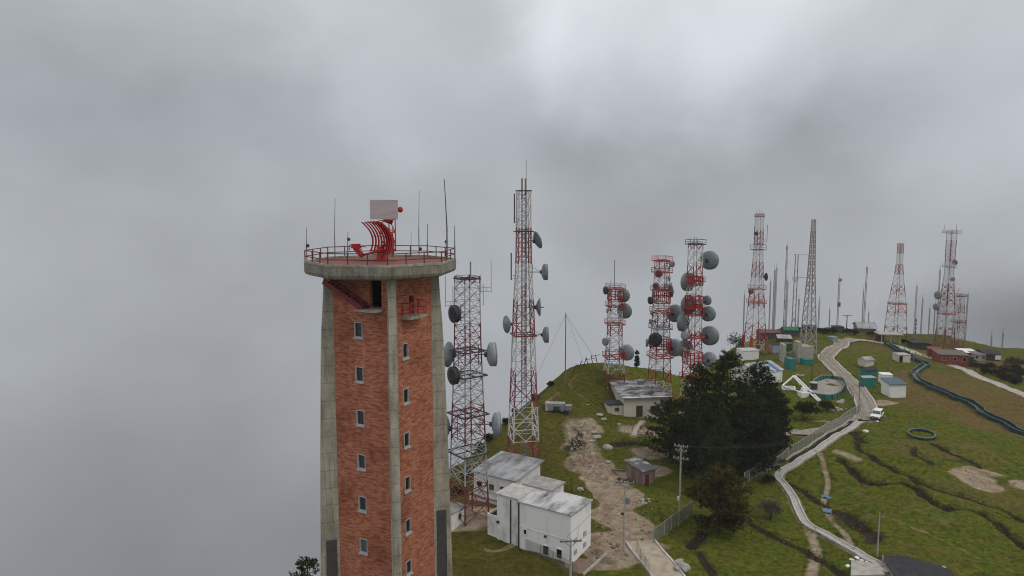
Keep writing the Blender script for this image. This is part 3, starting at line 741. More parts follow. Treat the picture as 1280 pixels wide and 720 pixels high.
# the reflector: vertical curved ribs spaced across its width; it faces left and a little towards the camera
f_ = Vector((-.84, -.54, 0)).normalized(); w_ = Vector((-.54, .84, 0)).normalized()
base_c = rl(478, 296); hh = 1.22
def refl(u, v):     # u across -1..1, v up -1..1
    dep = .82 * ((v + .32) / 1.32) ** 2 + .12 * u * u
    return base_c + w_ * (u * 1.8) + Vector((0, 0, v * hh * (1 - .10 * abs(u)))) + f_ * (dep - .12) + Vector((0, 0, -.10 * dep))
m = MB()
NR = 9
for i in range(NR):
    u = -1 + 2 * i / (NR - 1)
    pts = [refl(u, -1 + 2 * k / 10) for k in range(11)]
    for a, c in zip(pts[:-1], pts[1:]):
        t_ = (c - a); m.loft([[a - w_ * .055 - f_ * .06, a + w_ * .055 - f_ * .06, a + w_ * .055 + f_ * .04, a - w_ * .055 + f_ * .04], [c - w_ * .055 - f_ * .06, c + w_ * .055 - f_ * .06, c + w_ * .055 + f_ * .04, c - w_ * .055 + f_ * .04]])
for v in (-.92, 0, .92):
    pts = [refl(-1 + 2 * k / 12, v) - f_ * .05 for k in range(13)]
    m.tube(pts, .022, 5)
rf = m.build('reflector', M_red, ra)
m = MB()     # solid sheet behind the nearest third of the ribs
us = np.linspace(-1, -.15, 6); vs_ = np.linspace(-1, 1, 11)
g = [[refl(u, v) - f_ * .13 for v in vs_] for u in us]
for i in range(5):
    for k in range(10): m.add([g[i][k], g[i + 1][k], g[i + 1][k + 1], g[i][k + 1], ], [(0, 1, 2, 3)])
m.build('reflector_sheet', M_red, rf)
# back truss
m = MB(); tb = base_c - f_ * .75
for sx_ in (-.55, .55):
    q = [tb + w_ * sx_ + Vector((0, 0, z)) for z in (-1.0, -.4, .3, 1.25)]
    for a, c in zip(q[:-1], q[1:]): m.bar(a, c, .07)
    for v, qq in zip((-.9, -.3, .3, .9), q): m.bar(refl(sx_ * .6, v) - f_ * .1, qq, .06); 
    for v, qq in zip((-.3, .3, .9), q): m.bar(refl(sx_ * .6, v) - f_ * .1, qq, .05)
for z in (-1.0, -.4, .3, 1.25): m.bar(tb + w_ * -.55 + Vector((0, 0, z)), tb + w_ * .55 + Vector((0, 0, z)), .06)
for z0, z1 in ((-1, -.4), (-.4, .3), (.3, 1.25)): m.bar(tb + w_ * -.55 + Vector((0, 0, z0)), tb + w_ * .55 + Vector((0, 0, z1)), .05)
m.bar(Vector((0, 0, .95)), tb + Vector((0, 0, -.3)), .2); m.bar(Vector((0, 0, .95)), base_c + Vector((0, 0, -.9)), .24)
m.build('truss', M_red, ra)
# horn on its boom
hp = rl(443, 311)
m = MB(); m.bar(Vector((0, 0, .72)), hp + Vector((.35, -.1, -.5)), .16); m.bar(hp + Vector((.6, -.1, -.52)), hp + Vector((.05, 0, .1)), .34, .30)
m.box(hp + Vector((0.1, 0, .2)), (.62, .4, .30), rz=.35); m.bar(hp + Vector((-.35, -.05, .28)), hp + Vector((.85, .05, .12)), .05); m.bar(hp + Vector((-.35, -.05, -.1)), hp + Vector((-.35, -.05, .28)), .05)
m.build('feed_horn', M_red, ra)
# flat beacon panel with its red cap
pc = rl(480, 262); fn = Vector((.25, -.97, 0)).normalized(); pu = Vector((.97, .25, 0)).normalized()
rot = Matrix((pu, -fn, Vector((0, 0, 1)))).transposed()
MB().box(pc, (1.92, .22, 1.36), m=rot).build('beacon_panel', mat('panel_pink_grey', (.42, .37, .36), (.33, .285, .28), 1.5, .6, stretch=(.3, 1, 4)), ra)
m = MB(); e = pc + pu * 1.0; m.sphere(e + pu * .14 - fn * .05, .24, 8, (.8, .8, .9)); m.bar(e, e + pu * .15, .2); m.build('end_cap', M_red, ra)
m = MB(); m.bar(tb + Vector((0, 0, 1.0)), pc - fn * .15 + Vector((0, 0, -.7)), .3, .3); m.bar(rl(491, 322), rl(491, 283), .05); m.build('panel_mast', M_redd, ra)

# ------------------------------------------------------------------ whip antennas round the deck
def whip(px, ytop, dy, label, r=.03, ball=None, kink=None, cat='antenna', thick=None):
    b0 = deckpt(px, dy); tp = at(px, ytop, b0.y)
    root = thing('whip_antenna', label, cat, b0, 0, 'whip antennas on the tower deck')
    H = tp.z - b0.z; ln = (tp.x - b0.x) if kink is None else kink
    MB().tube([(0, 0, -.05), (0, 0, H * .42)], r * 1.35, 6).build('mast', M_galv, root)
    MB().tube([(0, 0, H * .42), (ln * .5, 0, H * .72), (ln, 0, H)], r, 5, r * .6).build('rod', thick or M_galv, root)
    if ball is not None: MB().sphere((.1, 0, at(px, ball, b0.y).z - b0.z), .13, 7).build('lamp', M_dark, root)
whip(383.5, 284, 0.0, 'short whip with a dark ball at the far left end of the deck rail', .035, 307)
whip(419, 248, 2.9, 'tall thin whip at the back left of the deck, left of the red horn', .03)
whip(435, 290, 3.4, 'short stub with dark ball just left of the red feed horn', .04, 299)
whip(524, 238, 3.6, 'tall thin whip behind the radar, right of the pale panel', .028, 311)
whip(534.5, 280, 3.4, 'plain short grey rod between the two tall right-hand whips', .04)
whip(559, 224, 2.3, 'tallest black segmented whip near the right end of the deck, leaning', .045, None, -.15, thick=M_dark)
whip(556.5, 302, 3.0, 'low stub with dark ball at the back right corner of the deck', .03, 302)
whip(568.5, 282, .8, 'grey rod clamped to the rail at the right end of the deck', .045)
whip(514, 290, 3.9, 'faint short whip just right of the radar truss', .022)

# ------------------------------------------------------------------ lattice masts
TW = {}
def lattice(key, name, label, px, py, ytop, wpb, wpt, yaw, mtl, nsec, Y=None, waist=None, leg=.16, br=.085, group='lattice telecom towers', horiz=True, tri=False, spread=1.0, xtop=None, secondary=True, core=False):
    """square lattice tower; wpb/wpt: width in photo px of the leg-to-leg silhouette at foot and head; waist: [(frac, px)]"""
    g = gp(px, py) if Y is None else at(px, py, Y)
    zg = hz(g.x, g.y) if Y is not None else g.z
    top = at(px if xtop is None else xtop, ytop, g.y)
    H = top.z - zg; mpp = g.y / F / 0.985
    ang = abs((math.degrees(yaw)) % 90); k = math.cos(R(ang)) + math.sin(R(ang))
    prof = [(0, wpb)] + (waist or []) + [(1, wpt)]
    def hw(f):
        for (a, wa), (c, wc) in zip(prof[:-1], prof[1:]):
            if a <= f <= c: return (wa + (wc - wa) * (f - a) / max(1e-6, c - a)) * mpp / k / 2
        return wpt * mpp / k / 2
    root = thing(name, label, 'tower', (g.x, g.y, zg), yaw, group)
    n = 3 if tri else 4
    def cor(f, i):
        h = hw(f)
        if n == 4: a, c = ((-1, -1), (1, -1), (1, 1), (-1, 1))[i % 4]; return Vector((a * h, c * h, f * H))
        a_ = R(90 + 120 * i); return Vector((math.cos(a_) * h * 1.2, math.sin(a_) * h * 1.2, f * H))
    fr = [0.0]; # sections shrink with the width
    ws = [max(.35, hw((i + .5) / nsec)) ** .8 for i in range(nsec)]; tot = sum(ws)
    for x in ws: fr.append(fr[-1] + x / tot)
    fr[-1] = 1.0
    for i in range(n):
        m = MB()
        m.box(cor(0, i) + Vector((0, 0, -.6)), (.7, .7, 1.3)) if False else None
        for a, c in zip(fr[:-1], fr[1:]): m.bar(cor(a, i) + (Vector((0, 0, -.8)) if a == 0 else Vector()), cor(c, i), leg * (1 - .35 * a), caps=False)
        m.build('leg', mtl, root)
    m = MB()
    for j, (a, c) in enumerate(zip(fr[:-1], fr[1:])):
        bw = br * (1 - .3 * a)
        for i in range(n):
            p, q, p2, q2 = cor(a, i), cor(a, i + 1), cor(c, i), cor(c, i + 1)
            m.bar(p, q2, bw, caps=False); m.bar(q, p2, bw, caps=False)
            if horiz: m.bar(p2, q2, bw, caps=False)
            if secondary and hw(a) > 1.2:
                mid_ = (p + q2) / 2; m.bar((p + p2) / 2, mid_, bw * .7, caps=False); m.bar((q + q2) / 2, mid_, bw * .7, caps=False)
    m.build('bracing', mtl, root)
    if core:
        m = MB(); hb = hw(.5) * .3
        for sx_, sy_ in ((-hb, -hb), (hb, -hb)): m.bar((sx_, sy_, 0), (sx_ * .8, sy_ * .8, H), .09, caps=False)
        for k2 in range(int(H / .8)): m.bar((-hb, -hb, k2 * .8), (hb * .9, -hb, k2 * .8), .06, caps=False)
        m.build('cable_ladder', M_galv, root)
    TW[key] = dict(root=root, pos=Vector((g.x, g.y, zg)), H=H, hw=hw, Y=g.y, mpp=mpp, yaw=yaw, label=label)
    return root
def ring_platform(key, f, extra=.45, mtl=None, rail=1.0, posts=True):
    T = TW[key]; h = T['hw'](f) + extra; z = f * T['H']; m = MB()
    c = [(-h, -h), (h, -h), (h, h), (-h, h)]
    for i in range(4):
        a, b2 = c[i], c[(i + 1) % 4]
        m.bar((*a, z), (*b2, z), .16)
        if rail: m.bar((*a, z + rail), (*b2, z + rail), .07); m.bar((*a, z + rail / 2), (*b2, z + rail / 2), .05); m.bar((*a, z), (*a, z + rail), .07)
    m.bar((-h, 0, z), (h, 0, z), .12); m.bar((0, -h, z), (0, h, z), .12)
    m.build('platform', mtl or M_redd, T['root'])
def top_whip(key, px, ytop, r=.035, dz=0, base=None):
    T = TW[key]; b0 = T['pos'] + Vector((0, 0, T['H'] * (1 if base is None else base) - .6)); tp = at(px, ytop, T['Y'])
    o = Matrix.Rotation(-T['yaw'], 3, 'Z') @ Vector((tp.x - b0.x, 0, 0))
    MB().tube([(o.x, o.y, b0.z - T['pos'].z), (o.x, o.y, tp.z - T['pos'].z)], r, 5).build('whip', M_galv, T['root'])

def dish(key, px, py, rpx, az, label, kind='drum', mtl=None, el=0, name='dish_antenna', off=None, back=None):
    """az: 0 points right in the photo, 90 away from the camera, 180 left, 270 at the camera"""
    T = TW[key]; a = R(az); dirv = Vector((math.cos(a), math.sin(a), math.tan(R(el)))).normalized()
    wd = T['hw'](min(1, max(0, .7)))
    Yd = T['Y'] + (math.sin(a) * (wd + .9) if off is None else off)
    c = at(px, py, Yd); r = rpx * Yd / F / .985
    root = thing(name, label, 'dish', c, 0, 'microwave dishes on the towers')
    mrot = dirv.to_track_quat('Z', 'Y').to_matrix()
    mtl = mtl or M_dish
    dp = r * (.34 if kind == 'drum' else .42)
    if kind == 'drum':
        bowl = [(.12 * r, -dp), (.5 * r, -dp * .8), (.82 * r, -dp * .42), (r * .97, -.06 * r), (r * .97, .02 * r), (r, .02 * r), (r, .42 * r), (r * .97, .42 * r)]
        MB().lathe(bowl, 26, mrot).build('reflector', back or mtl, root, True)
        MB().lathe([(r * .965, .40 * r), (r * .7, .45 * r), (r * .3, .48 * r), (1e-5, .49 * r)], 26, mrot).build('radome', mtl, root, True)
        MB().lathe([(r * 1.015, .33 * r), (r * 1.015, .44 * r)], 26, mrot).build('rim', M_galv if mtl is not M_dishd else M_dark, root, True)
    else:
        bowl = [(.12 * r, -dp), (.45 * r, -dp * .75), (.75 * r, -dp * .4), (r, 0), (r * 1.01, .05 * r)]
        MB().lathe(bowl, 26, mrot).build('reflector', back or mtl, root, True)
        MB().lathe([(r, .03 * r), (r * .75, -dp * .34), (r * .4, -dp * .7), (1e-5, -dp * .92)], 26, mrot).build('dish_face', mtl, root, True)
        MB().tube([mrot @ Vector((0, 0, -dp)), mrot @ Vector((0, 0, .5 * r))], .05 * r + .02, 5).build('feed', M_galv, root)
    MB().lathe([(.2 * r, -dp - .16 * r), (.24 * r, -dp + .12 * r)], 12, mrot).build('hub', M_dark if rpx > 4 else mtl, root)
    ctr = Vector((T['pos'].x, T['pos'].y, c.z)) - c; L_ = max(.3, ctr.length - wd * .7)
    q = ctr.normalized() * L_; h0 = mrot @ Vector((0, 0, -dp - .05))
    m = MB(); m.bar(h0, q, .14); pv = q * .75
    m.bar(pv + Vector((0, 0, -r * .8 - .2)), pv + Vector((0, 0, r * .8 + .2)), .12)
    m.bar(pv + Vector((0, 0, r * .55)), h0 + Vector((0, 0, .1)), .07)
    m.bar(pv + Vector((0, 0, -r * .6)), q + Vector((0, 0, -r * .6)), .08)
    m.build('bracket', M_galv, root)
    return root

# nearest: slim tower just right of the brick tower
HA = 32
lattice('A', 'lattice_tower', 'grey and red square lattice tower just right of the brick tower, dishes on both sides', 586, 641, 345, 52, 31, R(38), banded('paint_near', 33, 6, (.17, .03, .028), (.34, .34, .345), 0), 17,
        Y=98, waist=[(.42, 41), (.74, 33)], leg=.17, br=.085)
for f in (.28, .44, .60, .70, .99): 
    ring_platform('A', f, .5 if f < .9 else .1, M_dark, .0)
for x, y, bs in ((588, 327, 1), (571, 343, .95), (601, 343, .95), (566, 358, .9), (604, 355, .9)): top_whip('A', x, y, .045 if x != 588 else .11, base=bs)
dish('A', 570, 392, 11, 215, 'dark round dish highest on the tower beside the brick tower', 'drum', M_dishd, off=-1.6, back=M_dishd)
dish('A', 561, 443, 16, 160, 'large grey dish partly behind the brick tower edge, upper of the two there', 'cone', M_dish)
dish('A', 569, 469, 11.5, 215, 'dark round dish below the large grey one on the tower beside the brick tower', 'drum', M_dishd, off=-1.8, back=M_dishd)
dish('A', 613, 443, 15, 10, 'pale drum dish facing right, uppermost on the right of the tower beside the brick tower', 'drum', M_dishp)
dish('A', 556, 535, 16, 165, 'low grey dish half hidden by the brick tower edge', 'cone', M_dish)
dish('A', 619, 530, 14.5, 8, 'pale drum dish facing right, lowest on the tower beside the brick tower', 'drum', M_dishp)

# tall red and white tower
lattice('B', 'lattice_tower', 'tallest red and white lattice tower, standing behind the grey roofed shed', 654, 592, 238, 42, 17, R(12), banded('paint_tall', 40.5, 7, (.22, .035, .032), start=0), 16,
        Y=117, waist=[(.32, 32), (.6, 25), (.75, 19)], leg=.2, br=.1, core=True)
ring_platform('B', .50, .3, M_redd, 0); ring_platform('B', .86, .35, M_dark, 0); ring_platform('B', .999, .1, M_dark, 0)
T = TW['B']; m = MB()       # stub lattice column that continues through the head
for sx_ in (-.28, .28):
    for sy_ in (-.28, .28): m.bar((sx_, sy_, T['H'] * .3), (sx_, sy_, T['H'] + 1.9), .1, caps=False)
for k in range(int(T['H'] * .7 / .7)): 
    z = T['H'] * .3 + k * .7; m.bar((-.28, -.28, z), (.28, -.28, z + .7), .06, caps=False); m.bar((.28, .28, z), (-.28, .28, z + .7), .06, caps=False); m.bar((.28, -.28, z), (.28, .28, z + .7), .06, caps=False)
m.build('inner_column', banded('paint_column', 40.5, 9, (.3, .05, .05), (.55, .55, .55), 0), T['root'])
top_whip('B', 658, 200, .035)
def side_whip(key, px, y0, y1, r, label, armto):
    T = TW[key]; a, c = at(px, y0, T['Y']), at(px, y1, T['Y']); root = thing('panel_antenna', label, 'antenna', c, 0, 'pole antennas bracketed to towers')
    MB().tube([(0, 0, 0), (0, 0, a.z - c.z)], r, 6).build('rod', M_dark, root); m = MB()
    ax = at(armto, y1, T['Y']).x - c.x
    for z in (.2, .75): m.bar((0, 0, z), (ax, 0, z), .06)
    m.bar((ax * .5, 0, .2), (ax * .5, 0, .75), .05); m.build('arm', M_galv, root)
side_whip('B', 643, 242, 279, .1, 'upper black pole antenna held out on the left of the tallest tower', 650)
side_whip('B', 639, 316, 350, .1, 'lower black pole antenna held out on the left of the tallest tower', 648)
side_whip('A', 614, 325, 366, .03, 'thin whip held out on the upper right of the tower beside the brick tower', 602)
side_whip('A', 557, 345, 384, .03, 'thin whip held out on the upper left of the tower beside the brick tower', 570)
dish('B', 672, 300, 11, 20, 'tilted flat grey dish with a feed, highest on the tallest tower', 'cone', M_dish, el=18)
dish('B', 680, 340, 10, 2, 'grey drum dish facing right, second from the top of the tallest tower', 'drum', M_dish)
dish('B', 674.5, 384, 11.5, 3, 'shallow open dish edge-on, third from the top of the tallest tower', 'cone', M_dish)
dish('B', 681, 418.5, 10, 2, 'grey drum dish facing right, lowest on the tallest tower', 'drum', M_dish)
dish('B', 633.5, 405.5, 11, 205, 'single round grey dish on the left side of the tallest tower', 'cone', M_dish, off=-2.0)

# group of three by the flat-roofed house
lattice('C', 'lattice_tower', 'short red and white lattice tower on the grassy knoll behind the white house', 767.5, 468, 358, 25, 15.5, R(8), banded('paint_c', 18.5, 7, (.24, .025, .018), start=0), 11, Y=152, waist=[(.5, 17)], leg=.18, br=.09)
top_whip('C', 768.5, 325, .09); top_whip('C', 763, 350, .04)
for f in (.28, .62, .8, .98): ring_platform('C', f, .5, M_red, .9)
lattice('D', 'lattice_tower', 'red and white lattice tower crowded with dishes, left of the dark pines', 824, 486, 325, 29, 16, R(14), banded('paint_d', 26, 9, (.32, .03, .02), start=0), 14, Y=146, waist=[(.3, 24), (.62, 19)], leg=.18, br=.09)
for f in (.1, .36, .55, .66, .8, .92, .995): ring_platform('D', f, .45, M_red if f not in (.55, .8) else M_galv, .9)
for x, y in ((821, 318), (829, 321), (833, 322)): top_whip('D', x, y, .04)
lattice('E', 'lattice_tower', 'red and white lattice tower hung with large grey dishes, rising directly behind the pines', 864, 502, 304, 27, 16, R(20), banded('paint_e', 29, 9, (.28, .025, .02), start=1), 16, Y=140, waist=[(.35, 21), (.7, 17)], leg=.18, br=.09)
for f in (.28, .5, .66, .8, .995): ring_platform('E', f, .4, M_red if f < .9 else M_dark, .9)
for x, y in ((868, 296), (863, 300), (871, 297)): top_whip('E', x, y, .06)
dl = [('C', 758, 363, 5, 200, 'small dark dish at the upper left of the short knoll tower'), ('C', 778, 369.5, 8.5, 50, 'grey dish at the upper right of the short knoll tower'),
      ('C', 779.5, 389, 9.5, 50, 'grey drum dish in the middle right of the short knoll tower'), ('C', 757.5, 427, 5, 215, 'small round dish low on the left of the short knoll tower'),
      ('C', 782, 441, 10, 40, 'large pale dish lowest on the right of the short knoll tower'), ('C', 759.5, 388.5, 2.6, 190, 'tiny pale dish on the left middle of the short knoll tower'),
      ('D', 839.5, 330, 4, 300, 'small round dish at the top right corner of the tower left of the pines'), ('D', 823, 341.5, 5.2, 265, 'red backed dish at the top of the tower left of the pines'),
      ('D', 839.5, 364.5, 7.2, 5, 'narrow edge-on dish on the upper right of the tower left of the pines'), ('D', 814, 375.5, 4.8, 205, 'small dark dish on the mid left of the tower left of the pines'),
      ('D', 842.5, 392, 11, 50, 'large grey dish on the mid right of the tower left of the pines'), ('D', 820, 424, 8.5, 240, 'dark domed dish low on the front of the tower left of the pines'),
      ('D', 809.5, 428.5, 5, 170, 'small pale dish lowest on the left of the tower left of the pines'), ('D', 842, 435, 11, 45, 'large pale dish lowest on the right of the tower left of the pines'),
      ('D', 836, 348, 3, 330, 'tiny grey dish below the top right corner dish, tower left of the pines'), ('D', 838, 356.5, 3.6, 310, 'tiny pale dish just above the edge-on dish left of the pines'),
      ('D', 820, 357, 4.2, 250, 'pale small dish under the red backed one'), ('D', 813.5, 402, 3.2, 190, 'lower of a tiny dish pair on the left of the tower left of the pines'),
      ('D', 815, 391, 3, 190, 'upper of a tiny dish pair on the left of the tower left of the pines'),
      ('E', 885.5, 325.5, 11.5, 45, 'large grey dish at the top right of the tower behind the pines'), ('E', 862, 352.5, 11.5, 130, 'large grey dish highest on the left of the tower behind the pines'),
      ('E', 863, 381, 11.5, 120, 'large grey dish second on the left of the tower behind the pines'), ('E', 883, 375.5, 6, 35, 'small grey dish between the two upper right dishes of the tower behind the pines'),
      ('E', 884, 392.5, 9.5, 50, 'medium grey dish in the middle right of the tower behind the pines'), ('E', 856, 403, 11.5, 140, 'large grey dish third on the left of the tower behind the pines'),
      ('E', 885.5, 420, 12, 45, 'largest grey dish at the lower right of the tower behind the pines'), ('E', 857, 419.5, 5.5, 230, 'small pale dish on the front left of the tower behind the pines'),
      ('E', 858, 436, 11, 120, 'large grey dish lowest on the left, just above the pine tops'), ('E', 886, 450, 9.5, 60, 'pale dish half sunk behind the pine tops')]
for k, x, y, r, a, lb in dl:
    mt_ = M_dish
    if 'dark' in lb: mt_ = M_dishd
    if 'pale' in lb: mt_ = M_dishp
    if 'red backed' in lb: mt_ = M_dishr
    dish(k, x, y, r, a, lb, 'cone' if 'edge-on' in lb else 'drum', mt_)
# red equipment frames around the dish mounts
for key, fs in (('E', ((.36, .4), (.62, .7), (.78, .8))), ('D', ((.42, .46), (.72, .78))), ('C', ((.86, .92),))):
    T = TW[key]
    for f0, f1 in fs:
        h = T['hw'](f0) + .12; m = MB(); z0, z1 = f0 * T['H'], f1 * T['H'] + .8
        for sx_ in (-1, -.33, .33, 1):
            for sy_ in (-1, 1): m.bar((sx_ * h, sy_ * h, z0), (sx_ * h, sy_ * h, z1), .12); m.bar((sy_ * h, sx_ * h, z0), (sy_ * h, sx_ * h, z1), .12)
        for z in (z0, (z0 + z1) / 2, z1):
            for i in range(4):
                c = [(-h, -h), (h, -h), (h, h), (-h, h)]; m.bar((*c[i], z), (*c[(i + 1) % 4], z), .16)
        m.build('mount_frame', M_red, T['root'])

# far ridge
lattice('F', 'lattice_tower', 'red and white lattice tower with orange feet at the left end of the far ridge', 943, 442, 268, 25, 8.5, R(10), banded('paint_f', 37, 8, (.26, .035, .03), start=1), 20, waist=[(.12, 22), (.5, 13), (.75, 9)], leg=.2, br=.095, xtop=950)
ring_platform('F', .75, .7, M_redd, 1.6); ring_platform('F', .47, .5, M_red, 1.2); ring_platform('F', .985, .15, M_redd, .8); ring_platform('F', .37, .45, M_red, 1)
for x, y in ((946, 264), (950, 262), (953, 265)): top_whip('F', x, y, .06)
for x, y0, y1, ax, lb in ((942.5, 282, 303, 946, 'left'), (958.5, 281, 303, 954, 'right')): side_whip('F', x, y0, y1, .07, f'pale upright antenna on the {lb} of the platform of the orange footed tower', ax)
dish('F', 957.5, 346, 5, 5, 'dish edge-on at the right of the orange footed tower', 'cone', M_dishd)
dish('F', 939, 364, 3.8, 200, 'small red dish on the left of the orange footed tower', 'drum', M_dishr)
dish('F', 945, 292, 2, 215, 'tiny dark dish near the top of the orange footed tower', 'drum', M_dishd)
T = TW['F']
for i, (a, c) in enumerate(((-1, -1), (1, -1), (1, 1), (-1, 1))):
    m = MB(); h0, h1 = T['hw'](0) + .08, T['hw'](.12) + .08
    for q in (-.5, .5):
        m.bar((a * h0 + q, c * h0, -.8), (a * h1 + q * .6, c * h1, T['H'] * .13), .3); m.bar((a * h0, c * h0 + q, -.8), (a * h1, c * h1 + q * .6, T['H'] * .13), .3)
    m.bar((a * h0 - .6, c * h0, .5), (a * h0 + .6, c * h0, .5), .2); m.bar((a * h0, c * h0 - .6, .5), (a * h0, c * h0 + .6, .5), .2)
    m.build('foot_frame', M_orange, T['root'])
lattice('G', 'lattice_tower', 'plain greyish lattice tower tapering to a point, right of the cluster of thin masts', 1009.5, 442, 274, 17, 3.6, R(6), banded('paint_g', 36, 2, (.34, .34, .34), (.30, .22, .21), 0), 20, leg=.24, br=.13, xtop=1014, horiz=False, secondary=False, waist=[(.3, 12), (.6, 7)])
lattice('H', 'lattice_tower', 'slender red and white tower with a flared foot and no dishes, above the open shelter', 1119, 420, 304, 21, 5.5, R(8), banded('paint_h', 26, 7, (.26, .035, .03), start=0), 17, waist=[(.35, 16), (.66, 8), (.8, 5.5)], leg=.2, br=.1, xtop=1125, secondary=False)
ring_platform('H', .35, .25, M_red, .5)
lattice('I', 'lattice_tower', 'pale lattice tower with a wide head frame and small dishes, behind the red walled building', 1180, 436, 289, 19, 9.5, R(12), banded('paint_i', 35, 5, (.2, .05, .045), (.42, .42, .42), 0), 20, waist=[(.4, 13), (.62, 9), (.63, 8)], leg=.2, br=.1, xtop=1188)
ring_platform('I', .985, .9, M_galv, .9); ring_platform('I', .7, .5, M_galv, .9); ring_platform('I', .3, .3, M_red, .9)
for x, y in ((1180.5, 281), (1196, 281)): top_whip('I', x, y, .07)
for x, y, r, a, lb in ((1193.5, 328, 3, 20, 'upper right'), (1191, 349, 2.6, 20, 'lower right'), (1173.5, 369, 5, 200, 'upper left'), (1171, 383.5, 4.3, 200, 'lower left')):
    dish('I', x, y, r, a, f'{lb} dish on the pale tower with the wide head frame', 'drum', M_dish)
lattice('J', 'lattice_tower', 'small red topped lattice tower partly in mist just right of the wide headed tower', 1196, 436, 369, 11, 7, R(5), banded('paint_j', 15, 5, (.22, .05, .05), (.45, .45, .45), 0), 11, Y=238, leg=.16, br=.09, secondary=False)
ring_platform('J', .98, .35, M_redd, .8); ring_platform('J', .5, .4, M_redd, .8); top_whip('J', 1198, 360, .06)

# ------------------------------------------------------------------ buildings
def hut(name, label, cat, px, py, wpx, dep, hpx, yaw, wall, roof, kind='flat', doors=(), wins=(), over=.2, slope=.12, group=None, parent_extra=None, sink=1.2, fs=None, rthick=.12, gp_=None):
    """px,py: middle of the front wall's foot; fronts face the camera at yaw 0; doors/wins: (face, u, v, w, h) on f(ront) r(ight) l(eft), metres"""
    g = gp_ or gp(px, py); mpp = g.y / F / .985; W = wpx * mpp; H = hpx * mpp
    root = thing(name, label, cat, g, yaw, group)
    m = MB()
    if kind == 'gable':
        # ridge runs along x
        rz = H + dep * slope
        m.loft([[(-W / 2, 0, -sink), (-W / 2, dep, -sink), (-W / 2, dep, H), (-W / 2, dep / 2, rz), (-W / 2, 0, H)], [(W / 2, 0, -sink), (W / 2, dep, -sink), (W / 2, dep, H), (W / 2, dep / 2, rz), (W / 2, 0, H)]])
        m.build('wall', wall, root)
        r = MB(); o = over; e = slope * 2 * o
        A = [(-W / 2 - o, -o, H - e + .03), (-W / 2 - o, dep / 2, rz + .03), (-W / 2 - o, dep + o, H - e + .03)]
        B = [(W / 2 + o, y, z) for _, y, z in A]
        up = lambda q: [(x, y, z + rthick) for x, y, z in q]
        r.loft([A + up(A)[::-1], B + up(B)[::-1]]); r.build('roof', roof, root)
    else:
        s_ = slope * dep if kind == 'shed' else 0.0
        m.loft([[(-W / 2, 0, -sink), (-W / 2, dep, -sink), (-W / 2, dep, H + s_), (-W / 2, 0, H)], [(W / 2, 0, -sink), (W / 2, dep, -sink), (W / 2, dep, H + s_), (W / 2, 0, H)]])
        m.build('wall', wall, root)
        o = over; e = (s_ / dep) * o
        r = MB(); A = [(-W / 2 - o, -o, H - e + .02), (-W / 2 - o, dep + o, H + s_ + e + .02), (-W / 2 - o, dep + o, H + s_ + e + .02 + rthick), (-W / 2 - o, -o, H - e + .02 + rthick)]
        r.loft([A, [(W / 2 + o, y, z) for _, y, z in A]]); r.build('roof', roof, root)
    def face(f, u, d, v):
        return {'f': (u, -d, v), 'r': (W / 2 + d, dep / 2 + u, v), 'l': (-W / 2 - d, dep / 2 + u, v)}[f]
    def fbox(mb, f, u0, u1, v0, v1, d0, d1):
        p = [Vector(face(f, u, d, v)) for u in (u0, u1) for d in (d0, d1) for v in (v0, v1)]
        lo = Vector((min(q.x for q in p), min(q.y for q in p), min(q.z for q in p))); hi = Vector((max(q.x for q in p), max(q.y for q in p), max(q.z for q in p)))
        mb.box((lo + hi) / 2, hi - lo)
    for f, u, v, ww, hh, *mm in doors:
        d = MB(); fbox(d, f, u - ww / 2, u + ww / 2, v, v + hh, .003, .06); d.build('door', mm[0] if mm else M_bark, root)
    for f, u, v, ww, hh in wins:
        d = MB(); k = .07
        for q in ((u - ww / 2, u - ww / 2 + k, v, v + hh), (u + ww / 2 - k, u + ww / 2, v, v + hh), (u - ww / 2 + k, u + ww / 2 - k, v, v + k), (u - ww / 2 + k, u + ww / 2 - k, v + hh - k, v + hh)): fbox(d, f, *q, .003, .07)
        wo = d.build('window', M_frame if wall is not M_frame else M_dark, root)
        d = MB(); fbox(d, f, u - ww / 2 + k, u + ww / 2 - k, v + k, v + hh - k, .004, .03); d.build('pane', M_glass, wo)
    return root, W, H, mpp

# white two-storey equipment building in the foreground
fr_ = gp(713, 706.5); fl_ = gp(658, 681)
du = Vector((-.83, .557, 0)); wy = math.atan2(-du.y, -du.x)      # local +x runs along the front from left to right
wb = thing('equipment_building', 'white two-storey sheet-clad building beside the dirt track, with a stained flat roof', 'building', (fr_.x, fr_.y, fr_.z), wy)
LM, DM, HM = 7.6, 5.3, 6.3
def lbox(x0, x1, y0, y1, z0, z1): return MB().box(((x0 + x1) / 2, (y0 + y1) / 2, (z0 + z1) / 2), (x1 - x0, y1 - y0, z1 - z0))
lbox(-LM, 0, 0, DM, -1.2, HM).build('main_wall', M_wcorr, wb)
M_stain = corrugated('stained_white_roof', (.50, .50, .49), (.085, .085, .09), .3, 'X', .7, 0, .55, (1, .3, 1), (.45, .66), .4)
ro = MB(); A = [(-LM - .1, -.18, HM + .01), (-LM - .1, DM + .15, HM + .12), (-LM - .1, DM + .15, HM + .26), (-LM - .1, -.18, HM + .15)]
ro.loft([A, [(.2, y, z) for _, y, z in A]]); ro.build('main_roof', M_stain, wb)
lbox(-LM - 3.6, -LM - .02, .25, 4.2, -1.2, HM + .1).build('side_wall', M_wwall, wb)
lbox(-LM - 3.8, -LM - .12, .1, 4.4, HM + .12, HM + .3).build('side_roof', mat('roof_slab', (.5, .49, .46), (.3, .29, .27), .9, .9), wb)
